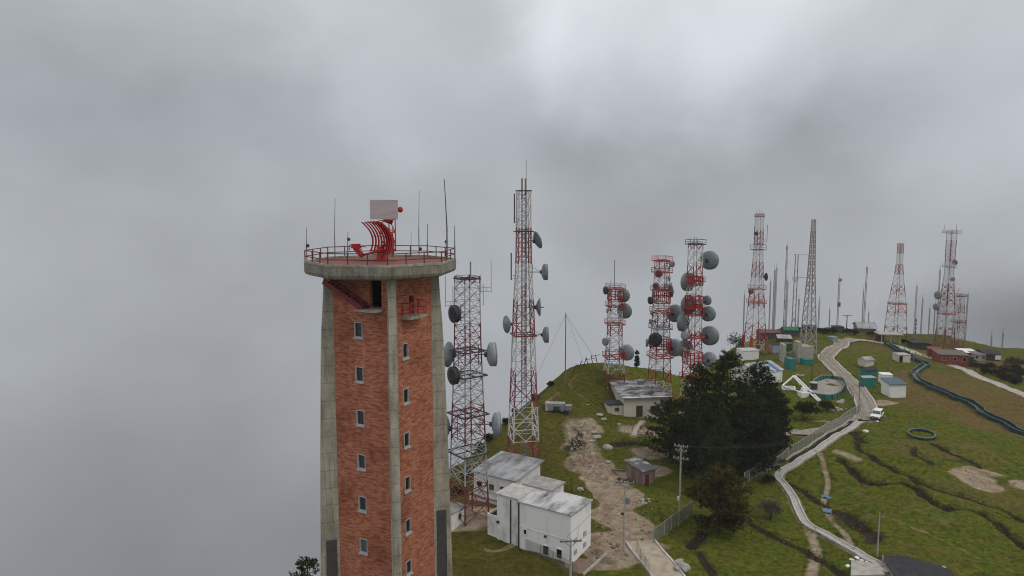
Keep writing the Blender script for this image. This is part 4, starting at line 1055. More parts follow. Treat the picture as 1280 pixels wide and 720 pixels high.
lbox(-LM - 2.2, -LM + 2.0, 4.45, 8.0, -1.2, HM + .3).build('rear_wall', M_wwall, wb)
lbox(-LM - 2.4, -LM + 2.2, 4.42, 8.2, HM + .32, HM + .5).build('rear_roof', mat('roof_slab_old', (.36, .35, .32), (.2, .19, .17), .9, .9), wb)
an = lbox(-LM - 5.3, -LM - 3.62, .5, 3.4, -1.2, 3.0).build('annex', M_wwall, wb)
m = MB()
for q in ((-LM - 5.3, -LM - 3.64, .42, .56), (-LM - 5.3, -LM - 3.64, 3.3, 3.44), (-LM - 5.36, -LM - 5.22, .5, 3.4)): m.box(((q[0] + q[1]) / 2, (q[2] + q[3]) / 2, 3.15), (q[1] - q[0], q[3] - q[2], .34))
m.build('parapet', M_wwall, an)
lbox(-LM - 5.2, -LM - 3.66, .6, 3.3, 3.0, 3.04).build('annex_roof', M_black, an)
for x, w2 in ((-LM + .02, .16), (-LM - 1.4, .12)): lbox(x - w2 / 2, x + w2 / 2, -.13 if x > -LM else .12, -.01 if x > -LM else .24, 0, HM - .1).build('drainpipe', M_dark, wb)
lbox(-LM, 0, -.05, -.003, 3.02, 3.14).build('floor_band', M_wwall, wb)
for u, v, ww, hh in ((-6.6, 2.2, .55, .75), (-3.5, .25, .95, 1.35), (-1.55, .35, .9, 1.35)):
    m = MB()
    for q in ((u - ww / 2, u - ww / 2 + .08, v, v + hh), (u + ww / 2 - .08, u + ww / 2, v, v + hh), (u - ww / 2 + .08, u + ww / 2 - .08, v, v + .08), (u - ww / 2 + .08, u + ww / 2 - .08, v + hh - .08, v + hh)):
        m.box(((q[0] + q[1]) / 2, -.06, (q[2] + q[3]) / 2), (q[1] - q[0], .11, q[3] - q[2]))
    wo = m.build('window', M_wwall, wb); lbox(u - ww / 2 + .08, u + ww / 2 - .08, -.03, -.004, v + .08, v + hh - .08).build('pane', M_glass, wo)
MB().lathe([(.17, 0), (.17, .14)], 12, Matrix.Rotation(R(90), 3, 'X'), (-3.6, -.003, 2.75)).build('vent', M_dark, wb)
MB().lathe([(.2, 0), (.2, .14)], 12, Matrix.Rotation(R(90), 3, 'X'), (-LM - 3.4, .22, 2.7)).build('vent', M_dark, wb)
for v in (1.2, 2.7):
    for u in (1.2, 3.6): lbox(.003, .08, u - .35, u + .35, v - .3, v + .3).build('louvre', mat('louvre_grey', (.4, .4, .39), (.28, .28, .27), 3, .7), wb)
# paved apron round it
m = MB(); m.prism([(-LM - 5.4, -1.3), (2.5, -1.3), (2.5, 4.6), (.03, 4.6), (.03, -.02), (-LM - 5.4, -.02)], -.5, .06)
m.build('apron', mat('apron_brick', (.23, .15, .11), (.14, .10, .08), 2.0, .95, .2), wb)
m = MB().box((2.6, 1.6, .1), (.22, 6.2, .5)); m.build('apron_kerb', M_concl, wb)

# grey-roofed shed behind it
c0, c1, c2 = at(589, 589, 107), at(643, 602, 102.9), at(668, 579, 110.6)
shx = Vector((c1.x - c0.x, c1.y - c0.y, 0)); shy_ = math.atan2(shx.y, shx.x); gz = hz((c0.x + c1.x) / 2, (c0.y + c1.y) / 2)
sh = thing('equipment_shed', 'low shed with a sloping grey sheet roof, between the two nearest lattice towers', 'shed', (c1.x, c1.y, gz - .3), shy_)
WL, WD = shx.length, 8.4; hz0 = c1.z - gz + .3
m = MB().loft([[(-WL + .3, .3, -2), (-WL + .3, WD - .3, -2), (-WL + .3, WD - .3, hz0 + .3), (-WL + .3, .3, hz0 - .2)], [(-.3, .3, -2), (-.3, WD - .3, -2), (-.3, WD - .3, hz0 + .3), (-.3, .3, hz0 - .2)]]); m.build('wall', M_wwall, sh)
for k, (y0, y1, dz) in enumerate(((0, 3.6, 0.0), (3.5, 8.6, .32))):
    A = [(-WL - .1, y0, hz0 + dz - .05), (-WL - .1, y1, hz0 + dz + .25), (-WL - .1, y1, hz0 + dz + .37), (-WL - .1, y0, hz0 + dz + .07)]
    MB().loft([A, [(.25, y, z) for _, y, z in A]]).build('roof', M_roofg, sh)
lbox(-WL + .6, -.9, -1.7, .28, 1.0, 1.25).build('lower_roof', mat('roof_slab_low', (.33, .32, .3), (.2, .19, .18), 1, .9), sh)
lbox(-WL + .7, -1.0, -1.55, .25, -2, 1.0).build('lower_wall', M_wwall, sh)
for x in (-6.4, -4.2, -2.2): lbox(x - .4, x + .4, .2, .29, 1.7, 2.5).build('window', M_glass, sh)

# small hut half hidden by the brick tower
hut('white_hut', 'small white hut half hidden behind the foot of the brick tower', 'hut', 556, 662, 22, 3.2, 22, R(-32), M_wwall, mat('hut_roof_grey', (.3, .29, .27), (.17, .165, .15), 1, .9), wins=[('r', .2, .9, .7, .9)])

# white house with blotched flat roof
hg = gp(793, 521.5); ph = hg.y / F / .985
h2 = thing('white_house', 'cream walled house with a black-blotched pale shed roof, beside the pines', 'house', (hg.x, hg.y, hg.z), R(7))
Wd, De, Hf = 58 * ph, 10.0, 25 * ph
xo = (808 - 793) * ph - Wd / 2
m = MB().loft([[(xo, 0, -2), (xo, De, -2), (xo, De, Hf + .8), (xo, 0, Hf)], [(xo + Wd, 0, -2), (xo + Wd, De, -2), (xo + Wd, De, Hf + .8), (xo + Wd, 0, Hf)]]); m.build('wall', M_cream, h2)
M_blot = mat('blotched_roof', (.05, .05, .055), (.42, .42, .42), .55, .85, 0.1, stretch=(.7, 1.2, 1), detail=9, mixpow=(.42, .60))
A = [(xo - .5, -.7, Hf + .0), (xo - .5, De + .5, Hf + .86), (xo - .5, De + .5, Hf + 1.02), (xo - .5, -.7, Hf + .16)]
MB().loft([A, [(xo + Wd + .5, y, z) for _, y, z in A]]).build('roof', M_blot, h2)
A = [(xo - .52, -.72, Hf + .17), (xo - .52, -.45, Hf + .19), (xo - .52, -.45, Hf + .22), (xo - .52, -.72, Hf + .2)]
MB().loft([A, [(xo + Wd + .52, y, z) for _, y, z in A]]).build('roof_edge', M_white, h2)
lbox(xo - 3.1, xo - .02, .35, 3.2, -2, 2.45).build('annex_wall', M_cream, h2); lbox(xo - 3.25, xo - .02, .15, 3.4, 2.47, 2.68).build('annex_roof', M_roofd, h2)
lbox(.35, 1.65, -.07, -.003, 0, 2.25).build('door', M_bark, h2)
for u, v, ww, hh, d in ((4.2, .95, 1.9, 1.15, 0), (xo - 1.3, 1.2, .85, .7, .35)):
    m = MB()
    for q in ((u - ww / 2, u - ww / 2 + .09, v, v + hh), (u + ww / 2 - .09, u + ww / 2, v, v + hh), (u - .04, u + .04, v + .09, v + hh - .09), (u - ww / 2 + .09, u + ww / 2 - .09, v, v + .09), (u - ww / 2 + .09, u + ww / 2 - .09, v + hh - .09, v + hh)):
        m.box(((q[0] + q[1]) / 2, d - .05, (q[2] + q[3]) / 2), (q[1] - q[0], .09, q[3] - q[2]))
    wo = m.build('window', M_bark, h2); lbox(u - ww / 2 + .09, u + ww / 2 - .09, d - .03, d - .004, v + .09, v + hh - .09).build('pane', M_glass, wo)
m = MB().box((xo + Wd * .62, De * .75, Hf + 1.1), (1.2, 1.0, .9)); m.build('roof_tank', M_galv, h2)

# weathered shed in front of the pines
hut('weathered_shed', 'grey weathered shed with faded red panels in front of the pines', 'shed', 811, 606, 19, 4.2, 19, R(30), mat('shed_panel', (.22, .19, .18), (.20, .07, .055), .9, .9, stretch=(1.6, 1.6, .15), mixpow=(.46, .62)), mat('shed_roof', (.09, .09, .095), (.38, .37, .36), .6, .8, mixpow=(.5, .66)), 'shed', over=.35, slope=.08, doors=[('f', -.4, 0, .8, 1.7, M_redd)])

# right-hand field
hut('field_hut', 'white hut with a teal sheet roof, nearest hut up the slope from the parked car', 'hut', 1122, 497.5, 21, 3.6, 17, R(4), M_white, M_rooft, 'shed', slope=.16, over=.3)
hut('field_hut', 'plain white box hut just behind the teal-roofed white hut', 'hut', 1108.5, 481, 13, 2.6, 12, R(-10), M_white, M_white, over=.06)
hut('field_hut', 'front one of the two teal huts beside the road bend, pale roof edge', 'hut', 1087, 484.5, 16, 2.2, 12, R(3), M_teal, mat('pale_roof', (.33, .36, .35), (.22, .24, .23), 1, .8), over=.1)
hut('field_hut', 'rear one of the two teal huts, dark pitched roof', 'hut', 1089, 471, 15, 2.6, 8, R(3), M_teal, M_roofd, 'gable', slope=.2)
hut('field_hut', 'beige hut with grey roof uphill of the two teal huts', 'hut', 1087, 458, 12.5, 3.2, 7.5, R(12), M_cream, M_roofg, 'gable', slope=.2)
hut('field_hut', 'pale hut with a dark doorway under the green fenced walkway', 'hut', 1131, 453, 15, 3, 9, R(8), M_cream, mat('hut_roof_pale', (.42, .4, .37), (.28, .27, .25), 1, .8), doors=[('f', -1.2, 0, 1.0, 1.8, M_black)], over=.1)
hut('ridge_hut', 'small green hut on the skyline left of the road head', 'hut', 1049.5, 416, 11, 3, 7, R(4), M_green, M_roofd, over=.25)
hut('ridge_barn', 'long grey roofed barn on the skyline above the road head', 'barn', 1084, 416.5, 20, 9, 6, R(-14), M_wood, M_roofg, 'gable', slope=.16, over=.5)
# open shelter below the slender tower
g = gp(1113, 429); s_ = g.y / F; os_ = thing('open_shelter', 'open shelter with a thin pale flat roof on posts below the slender red tower', 'shelter', g, R(-6))
W2 = 24 * s_
for i, (x, y) in enumerate(((-W2 / 2 + .3, 0), (0, 0), (W2 / 2 - .3, 0), (-W2 / 2 + .3, 4), (W2 / 2 - .3, 4))): MB().box((x, y, 1.0), (.3, .3, 3.4)).build('post', M_concl, os_)
MB().box((0, 2, 2.85), (W2 + 1.2, 5.4, .28)).build('roof', M_concl, os_)
MB().box((-2.2, 3.2, .9), (2.2, 1.6, 2.8)).build('back_room', M_redd, os_)
# red-walled compound at the foot of the pale tower
r1, W_, H_, mp_ = hut('red_house', 'long low red brick building at the foot of the pale wide-headed tower', 'building', 1192, 456.5, 34, 6, 12.5, R(-13), M_redbrick, mat('redhouse_roof', (.15, .12, .1), (.1, .08, .07), 1, .9), 'shed', slope=.05, wins=[('f', -2.5, 1.2, .9, 1), ('f', .2, 1.2, .9, 1), ('f', 2.6, 1.2, .9, 1)])
hut('red_house', 'dark red wing left of the long low red brick building', 'building', 1168.5, 449.5, 15, 5, 12.5, R(-25), M_redd, M_redd, over=.1)
hut('green_shed', 'dark green shed against the right end of the red brick building', 'shed', 1211.5, 458.5, 9, 2.6, 11.5, R(-14), mat('shed_green', (.012, .06, .045), (.01, .04, .03), 2, .8), M_roofd, over=.15)
hut('roadside_house', 'white flat roofed house in the mist behind the green shed', 'house', 1214, 447.5, 15, 6, 6.5, R(-10), M_redd, M_white, over=.5)
hut('roadside_house', 'grey walled house with two dark windows right of the green shed', 'house', 1225, 451, 12, 5, 7.5, R(-12), M_concl, M_wood, wins=[('f', -.9, .6, .8, .9), ('f', .9, .6, .8, .9)])
hut('roadside_house', 'dark timber house in the scrub with a pale panel at its right end', 'house', 1240, 451, 19, 6, 8, R(-10), M_bark, M_roofd, 'gable', slope=.12, doors=[('f', 1.6, .4, 1.6, 1.3, M_white)])

# ridge cluster left of the grey tower
hut('cabin', 'white cabin at the foot of the orange legged tower', 'cabin', 938, 450, 22, 4, 11.5, R(6), M_white, mat('cabin_roof', (.5, .49, .48), (.35, .34, .33), 1, .8), over=.15)
M_roofb = mat('roof_patchy_pale', (.40, .41, .42), (.14, .14, .15), .5, .8, 0, stretch=(.4, 1, 1), mixpow=(.45, .62))
r_, W_, H_, mp_ = hut('long_house', 'long house with patchy pale roof and a white gable end, behind the pines', 'house', 962, 481, 44, 8.5, 17, R(28), M_wwall, M_roofb, 'gable', slope=.17, over=.3, wins=[('r', -1.8, 1.2, 1.0, 1.3), ('r', 1.6, 1.2, 1.0, 1.3), ('r', 0, 3.3, .8, .8)])
m = MB(); A = [(W_ / 2 - 2.3, -.31, H_ - .10 + .16), (W_ / 2 - 2.3, 4.0, H_ + 1.36 + .17), (W_ / 2 - 1.1, 4.0, H_ + 1.36 + .17), (W_ / 2 - 1.1, -.31, H_ - .10 + .16)]
m.loft([A, [(x, y, z + .05) for x, y, z in A]]); m.build('roof_stripe', mat('roof_blue', (.06, .15, .33), (.05, .11, .24), 1, .6), r_)
hut('teal_store', 'tall teal store box beside the white gable end', 'hut', 991, 463.5, 7.5, 3, 14, R(10), M_teal, M_teal, over=.04)
hut('teal_store', 'low teal store box under the plain grey tower', 'hut', 1011, 457.5, 12, 2.5, 7.5, R(4), M_teal, M_teal, over=.04)
hut('grey_block', 'rough grey concrete blockhouse at the foot of the plain grey tower', 'building', 1009, 450.5, 16, 5, 16, R(5), M_concl, M_conc, over=.03)
g0 = gp(978, 452); g1 = gp(996.5, 452)
ru = thing('concrete_ruin', 'two grey concrete upright walls joined by a broken curved wall, beside the blockhouse', 'ruin', g0, 0)
d = g1 - g0
MB().box((0, 0, 2.0), (.8, 3, 6.2)).build('upright_wall', M_concl, ru); MB().box((d.x, d.y, 2.4), (.9, 3, 7)).build('upright_wall', M_concl, ru)
m = MB(); pts = [(d.x * k / 8, d.y * k / 8 + 1.3, 1.2 + 1.0 * abs(k / 4 - 1)) for k in range(9)]
for a, c in zip(pts[:-1], pts[1:]): m.bar(a, c, .5, 1.9)
m.build('curved_wall', M_conc, ru)
hut('ridge_hut', 'pale blue-grey hut between the orange legged tower and the green huts', 'hut', 970.5, 441, 9, 3, 9.5, R(3), mat('paleblue', (.36, .42, .45), (.25, .3, .33), 1, .8), M_roofd, over=.1)
hut('ridge_hut', 'green box hut beside the pale blue-grey hut', 'hut', 984, 438.5, 12, 3, 8, R(3), M_green, M_green, over=.05)
hut('ridge_hut', 'long dark low hut on the skyline left of the plain grey tower', 'hut', 963, 424, 24, 4, 7.5, R(4), mat('dark_timber', (.055, .045, .04), (.09, .07, .06), 1, .9), mat('dark_red_roof', (.14, .05, .045), (.07, .05, .05), 1, .8), 'shed', slope=.1)
hut('ridge_hut', 'dark hut with a green roof on the skyline behind the thin masts', 'hut', 989, 421, 17, 4, 8, R(-5), mat('dark_timber2', (.05, .055, .06), (.08, .08, .085), 1, .9), M_green, 'gable', slope=.2)
hut('ridge_hut', 'grey roofed low hut below the dark skyline huts', 'hut', 981, 428.5, 16, 3.5, 5, R(-12), M_redd, M_roofg, 'shed', slope=.15)
hut('dark_cabin', 'dark cabin on the skyline behind the plain grey tower', 'cabin', 1014, 414.5, 13, 4, 5.5, R(0), mat('cabin_dark', (.03, .035, .04), (.05, .05, .055), 1, .9), M_roofd, 'gable', slope=.1)
hut('dark_cabin', 'dark green cabin between the open shelter and the red wing', 'cabin', 1150, 437, 16, 5, 8, R(-8), mat('cabin_green', (.03, .04, .032), (.05, .055, .045), 1, .9), M_roofd)
hut('stone_box', 'pale blue-grey box by the roadside left of the road head', 'box', 1044, 427.5, 8, 2.4, 5.5, R(20), mat('stonebox', (.22, .29, .29), (.15, .2, .2), 1, .8), mat('stonebox', (.2, .3, .3)), over=.03)
# black-roofed building cut by the bottom edge of the frame
g = gp(1150, 724); s_ = g.y / F / .96
bl = thing('black_roof_house', 'low house with a black sheet roof at the bottom right edge', 'house', g - Vector((0, 0, 1.7)), R(-8))
x0, x1 = (1117 - 1150) * s_, (1196 - 1150) * s_
lbox(x0 + .2, x1 - .2, -2.5, 3.4, -1, 1.9).build('wall', M_concl, bl)
xm = x0 + (x1 - x0) * .38
MB().loft([[(x0, -3, 2.0), (x0, 3.8, 2.4), (x0, 3.8, 2.5), (x0, -3, 2.1)], [(xm, -3, 2.25), (xm, 3.8, 2.65), (xm, 3.8, 2.75), (xm, -3, 2.35)]]).build('roof', M_roofd, bl)
MB().loft([[(xm + .02, -3, 2.25), (xm + .02, 3.8, 2.65), (xm + .02, 3.8, 2.75), (xm + .02, -3, 2.35)], [(x1, -3, 1.5), (x1, 2.4, 1.9), (x1, 2.4, 2.0), (x1, -3, 1.6)]]).build('roof', mat('black_sheet', (.034, .034, .038), (.02, .02, .024), 1.4, .9), bl)
MB().box((xm + 1.3, -2.4, 2.5), (1.9, .9, .1)).build('roof_patch', M_concl, bl)
MB().tube([(x0 - .25, 2.6, -1), (x0 - .25, 2.6, 3.1)], .09, 6).build('corner_post', M_concl, bl)
# concrete pad with pale stones next to it
pd_ = [gp(*p) for p in ((1064, 703), (1098, 708), (1106, 722), (1063, 724))]; gc = sum(pd_, Vector()) / 4
pad = thing('concrete_pad', 'raised grey concrete pad at the bottom, beside the black-roofed house', 'pad', gc, 0)
MB().prism([(p.x - gc.x, p.y - gc.y) for p in pd_][::-1], -1, .35).build('slab', M_concl, pad)

# ------------------------------------------------------------------ trees and shrubs
def leafmat(name, c1, c2, sc=.5):
    m = mat(name, c1, c2, sc * 2, .85, mixpow=(.36, .66), spec=.1)
    return m
M_pine = leafmat('pine_needles', (.010, .018, .006), (.036, .052, .015), .8)
M_pine2 = leafmat('light_pine_needles', (.016, .028, .008), (.050, .070, .018), .8)
M_brown = leafmat('bronze_leaves', (.030, .027, .008), (.088, .074, .019), .9)
M_scrub = leafmat('scrub_leaves', (.018, .021, .009), (.052, .052, .022), .7)
M_scrubb = leafmat('brown_scrub_leaves', (.045, .032, .018), (.085, .065, .035), .7)
M_scruby = leafmat('yellow_scrub_leaves', (.065, .06, .02), (.13, .11, .035), .7)
M_pale = leafmat('pale_scrub_leaves', (.13, .13, .10), (.08, .085, .045), 1.5)
class Leaves:
    def __init__(s): s.v = []; s.n = 0
    def tuft(s, c, d, n, ln, wd, spread, rg):
        """n blades fanning out from c roughly along d"""
        c = np.asarray(c); d = np.asarray(d)[None, :] + rg.normal(0, spread, (n, 3)); d /= np.linalg.norm(d, axis=1)[:, None] + 1e-9
        q = rg.normal(0, 1, (n, 3)); q -= (q * d).sum(1)[:, None] * d; q /= np.linalg.norm(q, axis=1)[:, None] + 1e-9
        o = c[None, :] + rg.normal(0, ln * .18, (n, 3)); l = ln * rg.uniform(.6, 1.15, (n, 1))
        s.v.append(np.stack([o - q * wd * .25, o + d * l * .5 - q * wd * .5, o + d * l, o + d * l * .5 + q * wd * .5], 1))
    def build(s, name, m, parent):
        V = np.concatenate(s.v).reshape(-1, 3).astype(np.float32); nq = len(V) // 4
        me = bpy.data.meshes.new(name); me.vertices.add(len(V)); me.vertices.foreach_set('co', V.ravel())
        me.loops.add(nq * 4); me.loops.foreach_set('vertex_index', np.arange(nq * 4, dtype=np.int32)); me.polygons.add(nq); me.polygons.foreach_set('loop_start', np.arange(0, nq * 4, 4, dtype=np.int32))
        me.update(calc_edges=True); me.materials.append(m); o = bpy.data.objects.new(name, me); return link(o, parent)
def pine(label, loc, H, Rmax, m, seed, z0=.05, shape='dome', dens=1.0, name='pine_tree', group='pines in the dark clump', bl=.55, upturn=.5):
    rg = np.random.default_rng(seed); root = thing(name, label, 'tree', loc, 0, group)
    tr = MB(); lean = rg.normal(0, .02, 2)
    pts = [(lean[0] * z, lean[1] * z, z) for z in np.linspace(-.6, H * .97, 10)]; tr.tube(pts, H * .020 + .06, 8, .04)
    lv = Leaves(); nw = int(H / .62)
    for i in range(nw):
        f = z0 + (1 - z0) * (i + rg.uniform(0, .8)) / nw; f = min(f, .985); z = f * H; t = (f - z0) / (1 - z0)
        if shape == 'dome': prof = (math.sin(math.pi * min(1, .26 + t * .74)) ** .62) if t < .93 else .42 * (1 - t) / .07 + .06
        elif shape == 'cone': prof = (1 - t) ** .8 * .97 + .03
        else: prof = math.sqrt(max(.02, 1 - (2 * t - .86) ** 2 / 1.35))
        nb = int(rg.integers(5, 9))
        for b in range(nb):
            a = rg.uniform(0, 2 * math.pi); Ln = Rmax * prof * rg.uniform(.62, 1.12)
            if Ln < .25: Ln = .25
            rise = rg.uniform(.05, .3) * Ln * (1 if shape != 'cone' else -.35)
            d = np.array([math.cos(a), math.sin(a), 0]); p0 = np.array([lean[0] * z, lean[1] * z, z]); p1 = p0 + d * Ln + np.array([0, 0, rise])
            tr.tube([tuple(p0), tuple(p0 * .4 + p1 * .6 - np.array([0, 0, .06 * Ln])), tuple(p1)], .028 + .012 * Ln, 4, .012, caps=False)
            nt_ = max(2, int(Ln * 2.3 * dens))
            for k in range(nt_):
                g = (k + rg.uniform(.2, 1)) / nt_; g = g ** .6
                side = np.array([-d[1], d[0], 0]) * rg.normal(0, .30) * Ln * g * .6
                c = p0 + (p1 - p0) * g + side + np.array([0, 0, rg.normal(0, .12)])
                lv.tuft(c, d * .55 + np.array([0, 0, upturn]) + side * .3, 11, bl, .15, .6, rg)
    for k in range(6): lv.tuft((lean[0] * H, lean[1] * H, H * .95 + k * .03), (0, 0, 1), 9, bl, .09, .35, rg)
    lv.build('crown', m, root); tr.build('trunk', M_bark, root)
    return root
def pine_px(label, px, pybase, ytop, wpx, m, seed, Y=None, **k):
    g = gp(px, pybase) if Y is None else at(px, pybase, Y)
    z = hz(g.x, g.y); top = at(px, ytop, g.y); H = top.z - z
    return pine(label, Vector((g.x, g.y, z)), H, wpx / 2 * g.y / F, m, seed, **k)
pine_px('broad dark pine with the highest crown in the middle of the clump', 905, 585, 440, 74, M_pine, 1, Y=120)
pine_px('dark pine at the left of the clump, just right of the lattice tower behind', 870, 585, 455, 62, M_pine, 2, Y=122)
pine_px('dark pine with a tall crown right of the highest one', 938, 580, 452, 70, M_pine, 3, Y=124)
pine_px('dark pine at the right edge of the clump, next to the long house', 962, 575, 472, 52, M_pine, 4, Y=126)
pine_px('low bushy green pine at the left end of the clump, hiding the house window', 838, 562, 500, 70, M_pine2, 5, Y=124, shape='round')
pine_px('dark pine filling the lower left of the clump', 868, 598, 500, 74, M_pine, 6, Y=114)
pine_px('pointed conifer at the front of the clump, lighter green', 899, 604, 505, 78, M_pine2, 7, Y=106.5, shape='cone', z0=.04)
pine_px('dark pine filling the lower right of the clump', 940, 594, 490, 78, M_pine, 8, Y=116)
pine_px('short dark pine at the far right of the clump, low over the branch road', 970, 568, 490, 38, M_pine, 9, Y=125, shape='round')
pine_px('bronze green round tree standing in front of the dark pines', 898, 670, 588, 84, M_brown, 10, Y=95, shape='round', z0=.10, name='bronze_tree', group=None, bl=.45, upturn=.15, dens=2.6)
pine_px('tiny lone conifer on the skyline between two dish towers', 796, 452, 440, 6, M_pine, 11, shape='cone', z0=.05, group=None)
pine_px('dark bushy tree at the foot of the brick tower, left of it', 385, 746, 699, 42, M_pine2, 12, Y=74, shape='round', group=None, bl=.42)
def bush(name, label, px, py, wpx, hpx, m, seed, group=None, n=None, bl=.4, base=None, lobes=5):
    g = gp(px, py) if base is None else base
    s_ = g.y / F; rx = wpx / 2 * s_; hz_ = hpx * s_; rg = np.random.default_rng(seed)
    root = thing(name, label, 'shrub', g, 0, group); lv = Leaves(); st = MB()
    cs = [(rg.uniform(-.55, .55) * rx, rg.uniform(-.5, .5) * rx, hz_ * rg.uniform(.35, .62), rg.uniform(.45, .72)) for _ in range(lobes)]
    n = n or int(min(900, 70 + 26 * rx * hz_ * 2))
    for cx, cy, cz, k in cs:
        st.tube([(cx * .2, cy * .2, -.2), (cx * .7, cy * .7, cz * .6), (cx, cy, cz)], .05 + .01 * rx, 5, .02)
        for _ in range(n // lobes):
            d = rg.normal(0, 1, 3); d[2] = abs(d[2]) * .9 - .25; d /= np.linalg.norm(d); q = rg.uniform(.45, 1.08)
            c = np.array([cx, cy, cz]) + d * np.array([rx * k, rx * k, hz_ * k * .72]) * q
            if c[2] < .05: c[2] = .05
            lv.tuft(c, d + np.array([0, 0, .3]), 7, bl, bl * .26, .5, rg)
    lv.build('foliage', m, root); st.build('stem', M_bark, root)
    return root
bush('shrub', 'dark round bush on the slope below the white pipe frame', 1004, 526, 34, 26, M_pine, 21, n=700)
bush('shrub', 'low dark bush beside the fenced sand yard', 1034, 513, 22, 12, M_scrub, 22)
bush('shrub', 'pale flowering brush just left of the white walkway bend', 962, 650, 40, 30, M_pale, 23, n=420, bl=.3)
bush('shrub', 'dark little bush at the inside of the walkway bend', 960, 604, 14, 9, M_scrub, 24)
bush('shrub', 'misty grey brush at the very left end of the far ridge', 923, 438, 26, 22, M_scrubb, 25, n=340)
sk = [(1032, 417, 14, 6), (1041, 417, 12, 6), (1061, 418, 10, 7), (1069, 419, 9, 7), (1090, 421, 14, 7), (1101, 423, 12, 6), (1140, 431, 10, 6), (1158, 437, 12, 7), (1130, 429, 9, 5), (1000, 416, 10, 6), (951, 428, 12, 6), (1024, 416, 10, 5)]
for i, (x, y, a, h) in enumerate(sk): bush('shrub', 'dark scrub bush on the skyline ridge', x, y, a, h, M_scrub, 40 + i, 'scrub bushes along the far ridge', lobes=4)
rgs = np.random.default_rng(77); rr_ = []
for i in range(58):
    x = rgs.uniform(1195, 1282); y = 458 + (x - 1195) * .28 - rgs.uniform(2, 22) + 4
    lim = 465 + (x - 1212) * .44
    if y > lim - 5: y = lim - 5 - rgs.uniform(0, 14)
    if 1196 < x < 1250 and y < 457: continue
    mm = (M_scrub, M_scrub, M_scrubb, M_scruby, M_scrub)[i % 5]; lb = ('dark green scrub bush beyond the ridge road, right edge', 'brown scrub bush beyond the ridge road, right edge', 'yellowish scrub bush beyond the ridge road, right edge')[0 if mm is M_scrub else 1 if mm is M_scrubb else 2]
    bush('shrub', lb, x, y, rgs.uniform(7, 17), rgs.uniform(4, 8), mm, 100 + i, 'scrub bushes beyond the ridge road', lobes=3, n=110, bl=.5)
bush('shrub', 'largest dark bush beyond the ridge road at the right edge', 1270, 462, 34, 15, M_scrub, 190, n=420)
lf = [(632, 530, 8, 6), (645, 517, 9, 5), (668, 500, 9, 7), (688, 483, 7, 6), (610, 552, 10, 10), (599, 565, 12, 12), (580, 600, 14, 12), (572, 618, 12, 10)]
for i, (x, y, a, h) in enumerate(lf): bush('shrub', 'low dark scrub along the left edge of the knoll', x, y, a, h, M_scrub, 220 + i, 'scrub along the left edge of the knoll', lobes=3, n=120)

# tussock grass, one mass
rg = np.random.default_rng(3); lv = Leaves(); cnt = 0
P = rg.uniform((-30, 62), (150, 235), (42000, 2)); okm = inside(P[:, 0], P[:, 1], PLATEAU) & (np.abs(P[:, 0]) < P[:, 1] * .74) & (rg.uniform(0, 1, len(P)) < np.clip(90 / P[:, 1], .2, 1))
P = P[okm]
dmin = np.full(len(P), 1e9)
for k, (pl, hw) in ROADS.items(): dmin = np.minimum(dmin, poly_dist(P[:, 0], P[:, 1], [tuple(p) for p in pl[::3]] + [tuple(pl[-1])]) - hw)
P = P[dmin > (.9)]
cl_ = np.sin(P[:, 0] * .31 + 1.7 * np.sin(P[:, 1] * .23)) + np.sin(P[:, 1] * .41 + P[:, 0] * .2); P = P[(cl_ > -.2)]
PZ = hbase(P[:, 0], P[:, 1])
for (x, y), z in zip(P, PZ): lv.tuft((x, y, z - .04), (0, 0, 1), 6, rg.uniform(.14, .3), .08, .8, rg)
tag(lv.build('grass_tussocks', leafmat('tussock', (.075, .08, .02), (.17, .145, .045), .12), None), kind='stuff')

# longer grass along ditches, verges and the edges of the tracks
lv = Leaves(); rg = np.random.default_rng(14)
def verge(pl, off, per_m, l0, l1, sprd=.25):
    pl = np.asarray(pl); d = np.gradient(pl, axis=0); sl = np.linalg.norm(d, axis=1)[:, None] + 1e-9; d = d / sl
    for i in range(len(pl)):
        for _ in range(max(1, int(per_m * float(sl[i, 0])))):
            s_ = rg.choice((-1, 1)); o = s_ * (off + abs(rg.normal(0, sprd))); q = pl[i] + np.array([-d[i, 1], d[i, 0]]) * o + d[i] * rg.normal(0, .5)
            lv.tuft((q[0], q[1], hz(q[0], q[1]) - .06), (0, 0, 1), 9, rg.uniform(l0, l1), .07, .7, rg)
for pl, wd, dp in DITCHW: verge(pl, wd * .95, 3.0, .25, .55)
for k in ('walk', 'summit', 'ridge', 'branch'): verge(ROADS[k][0], ROADS[k][1] + .42, 1.2, .2, .4, .3)
verge(ROADS['dirt'][0], 5.6, 5, .2, .45, .8)
for pl, wd in TRAILW[:3]: verge(pl, wd * 1.0, 2.5, .2, .42, .3)
tag(lv.build('verge_grass', leafmat('verge', (.035, .048, .010), (.12, .12, .028), .25), None), kind='stuff')
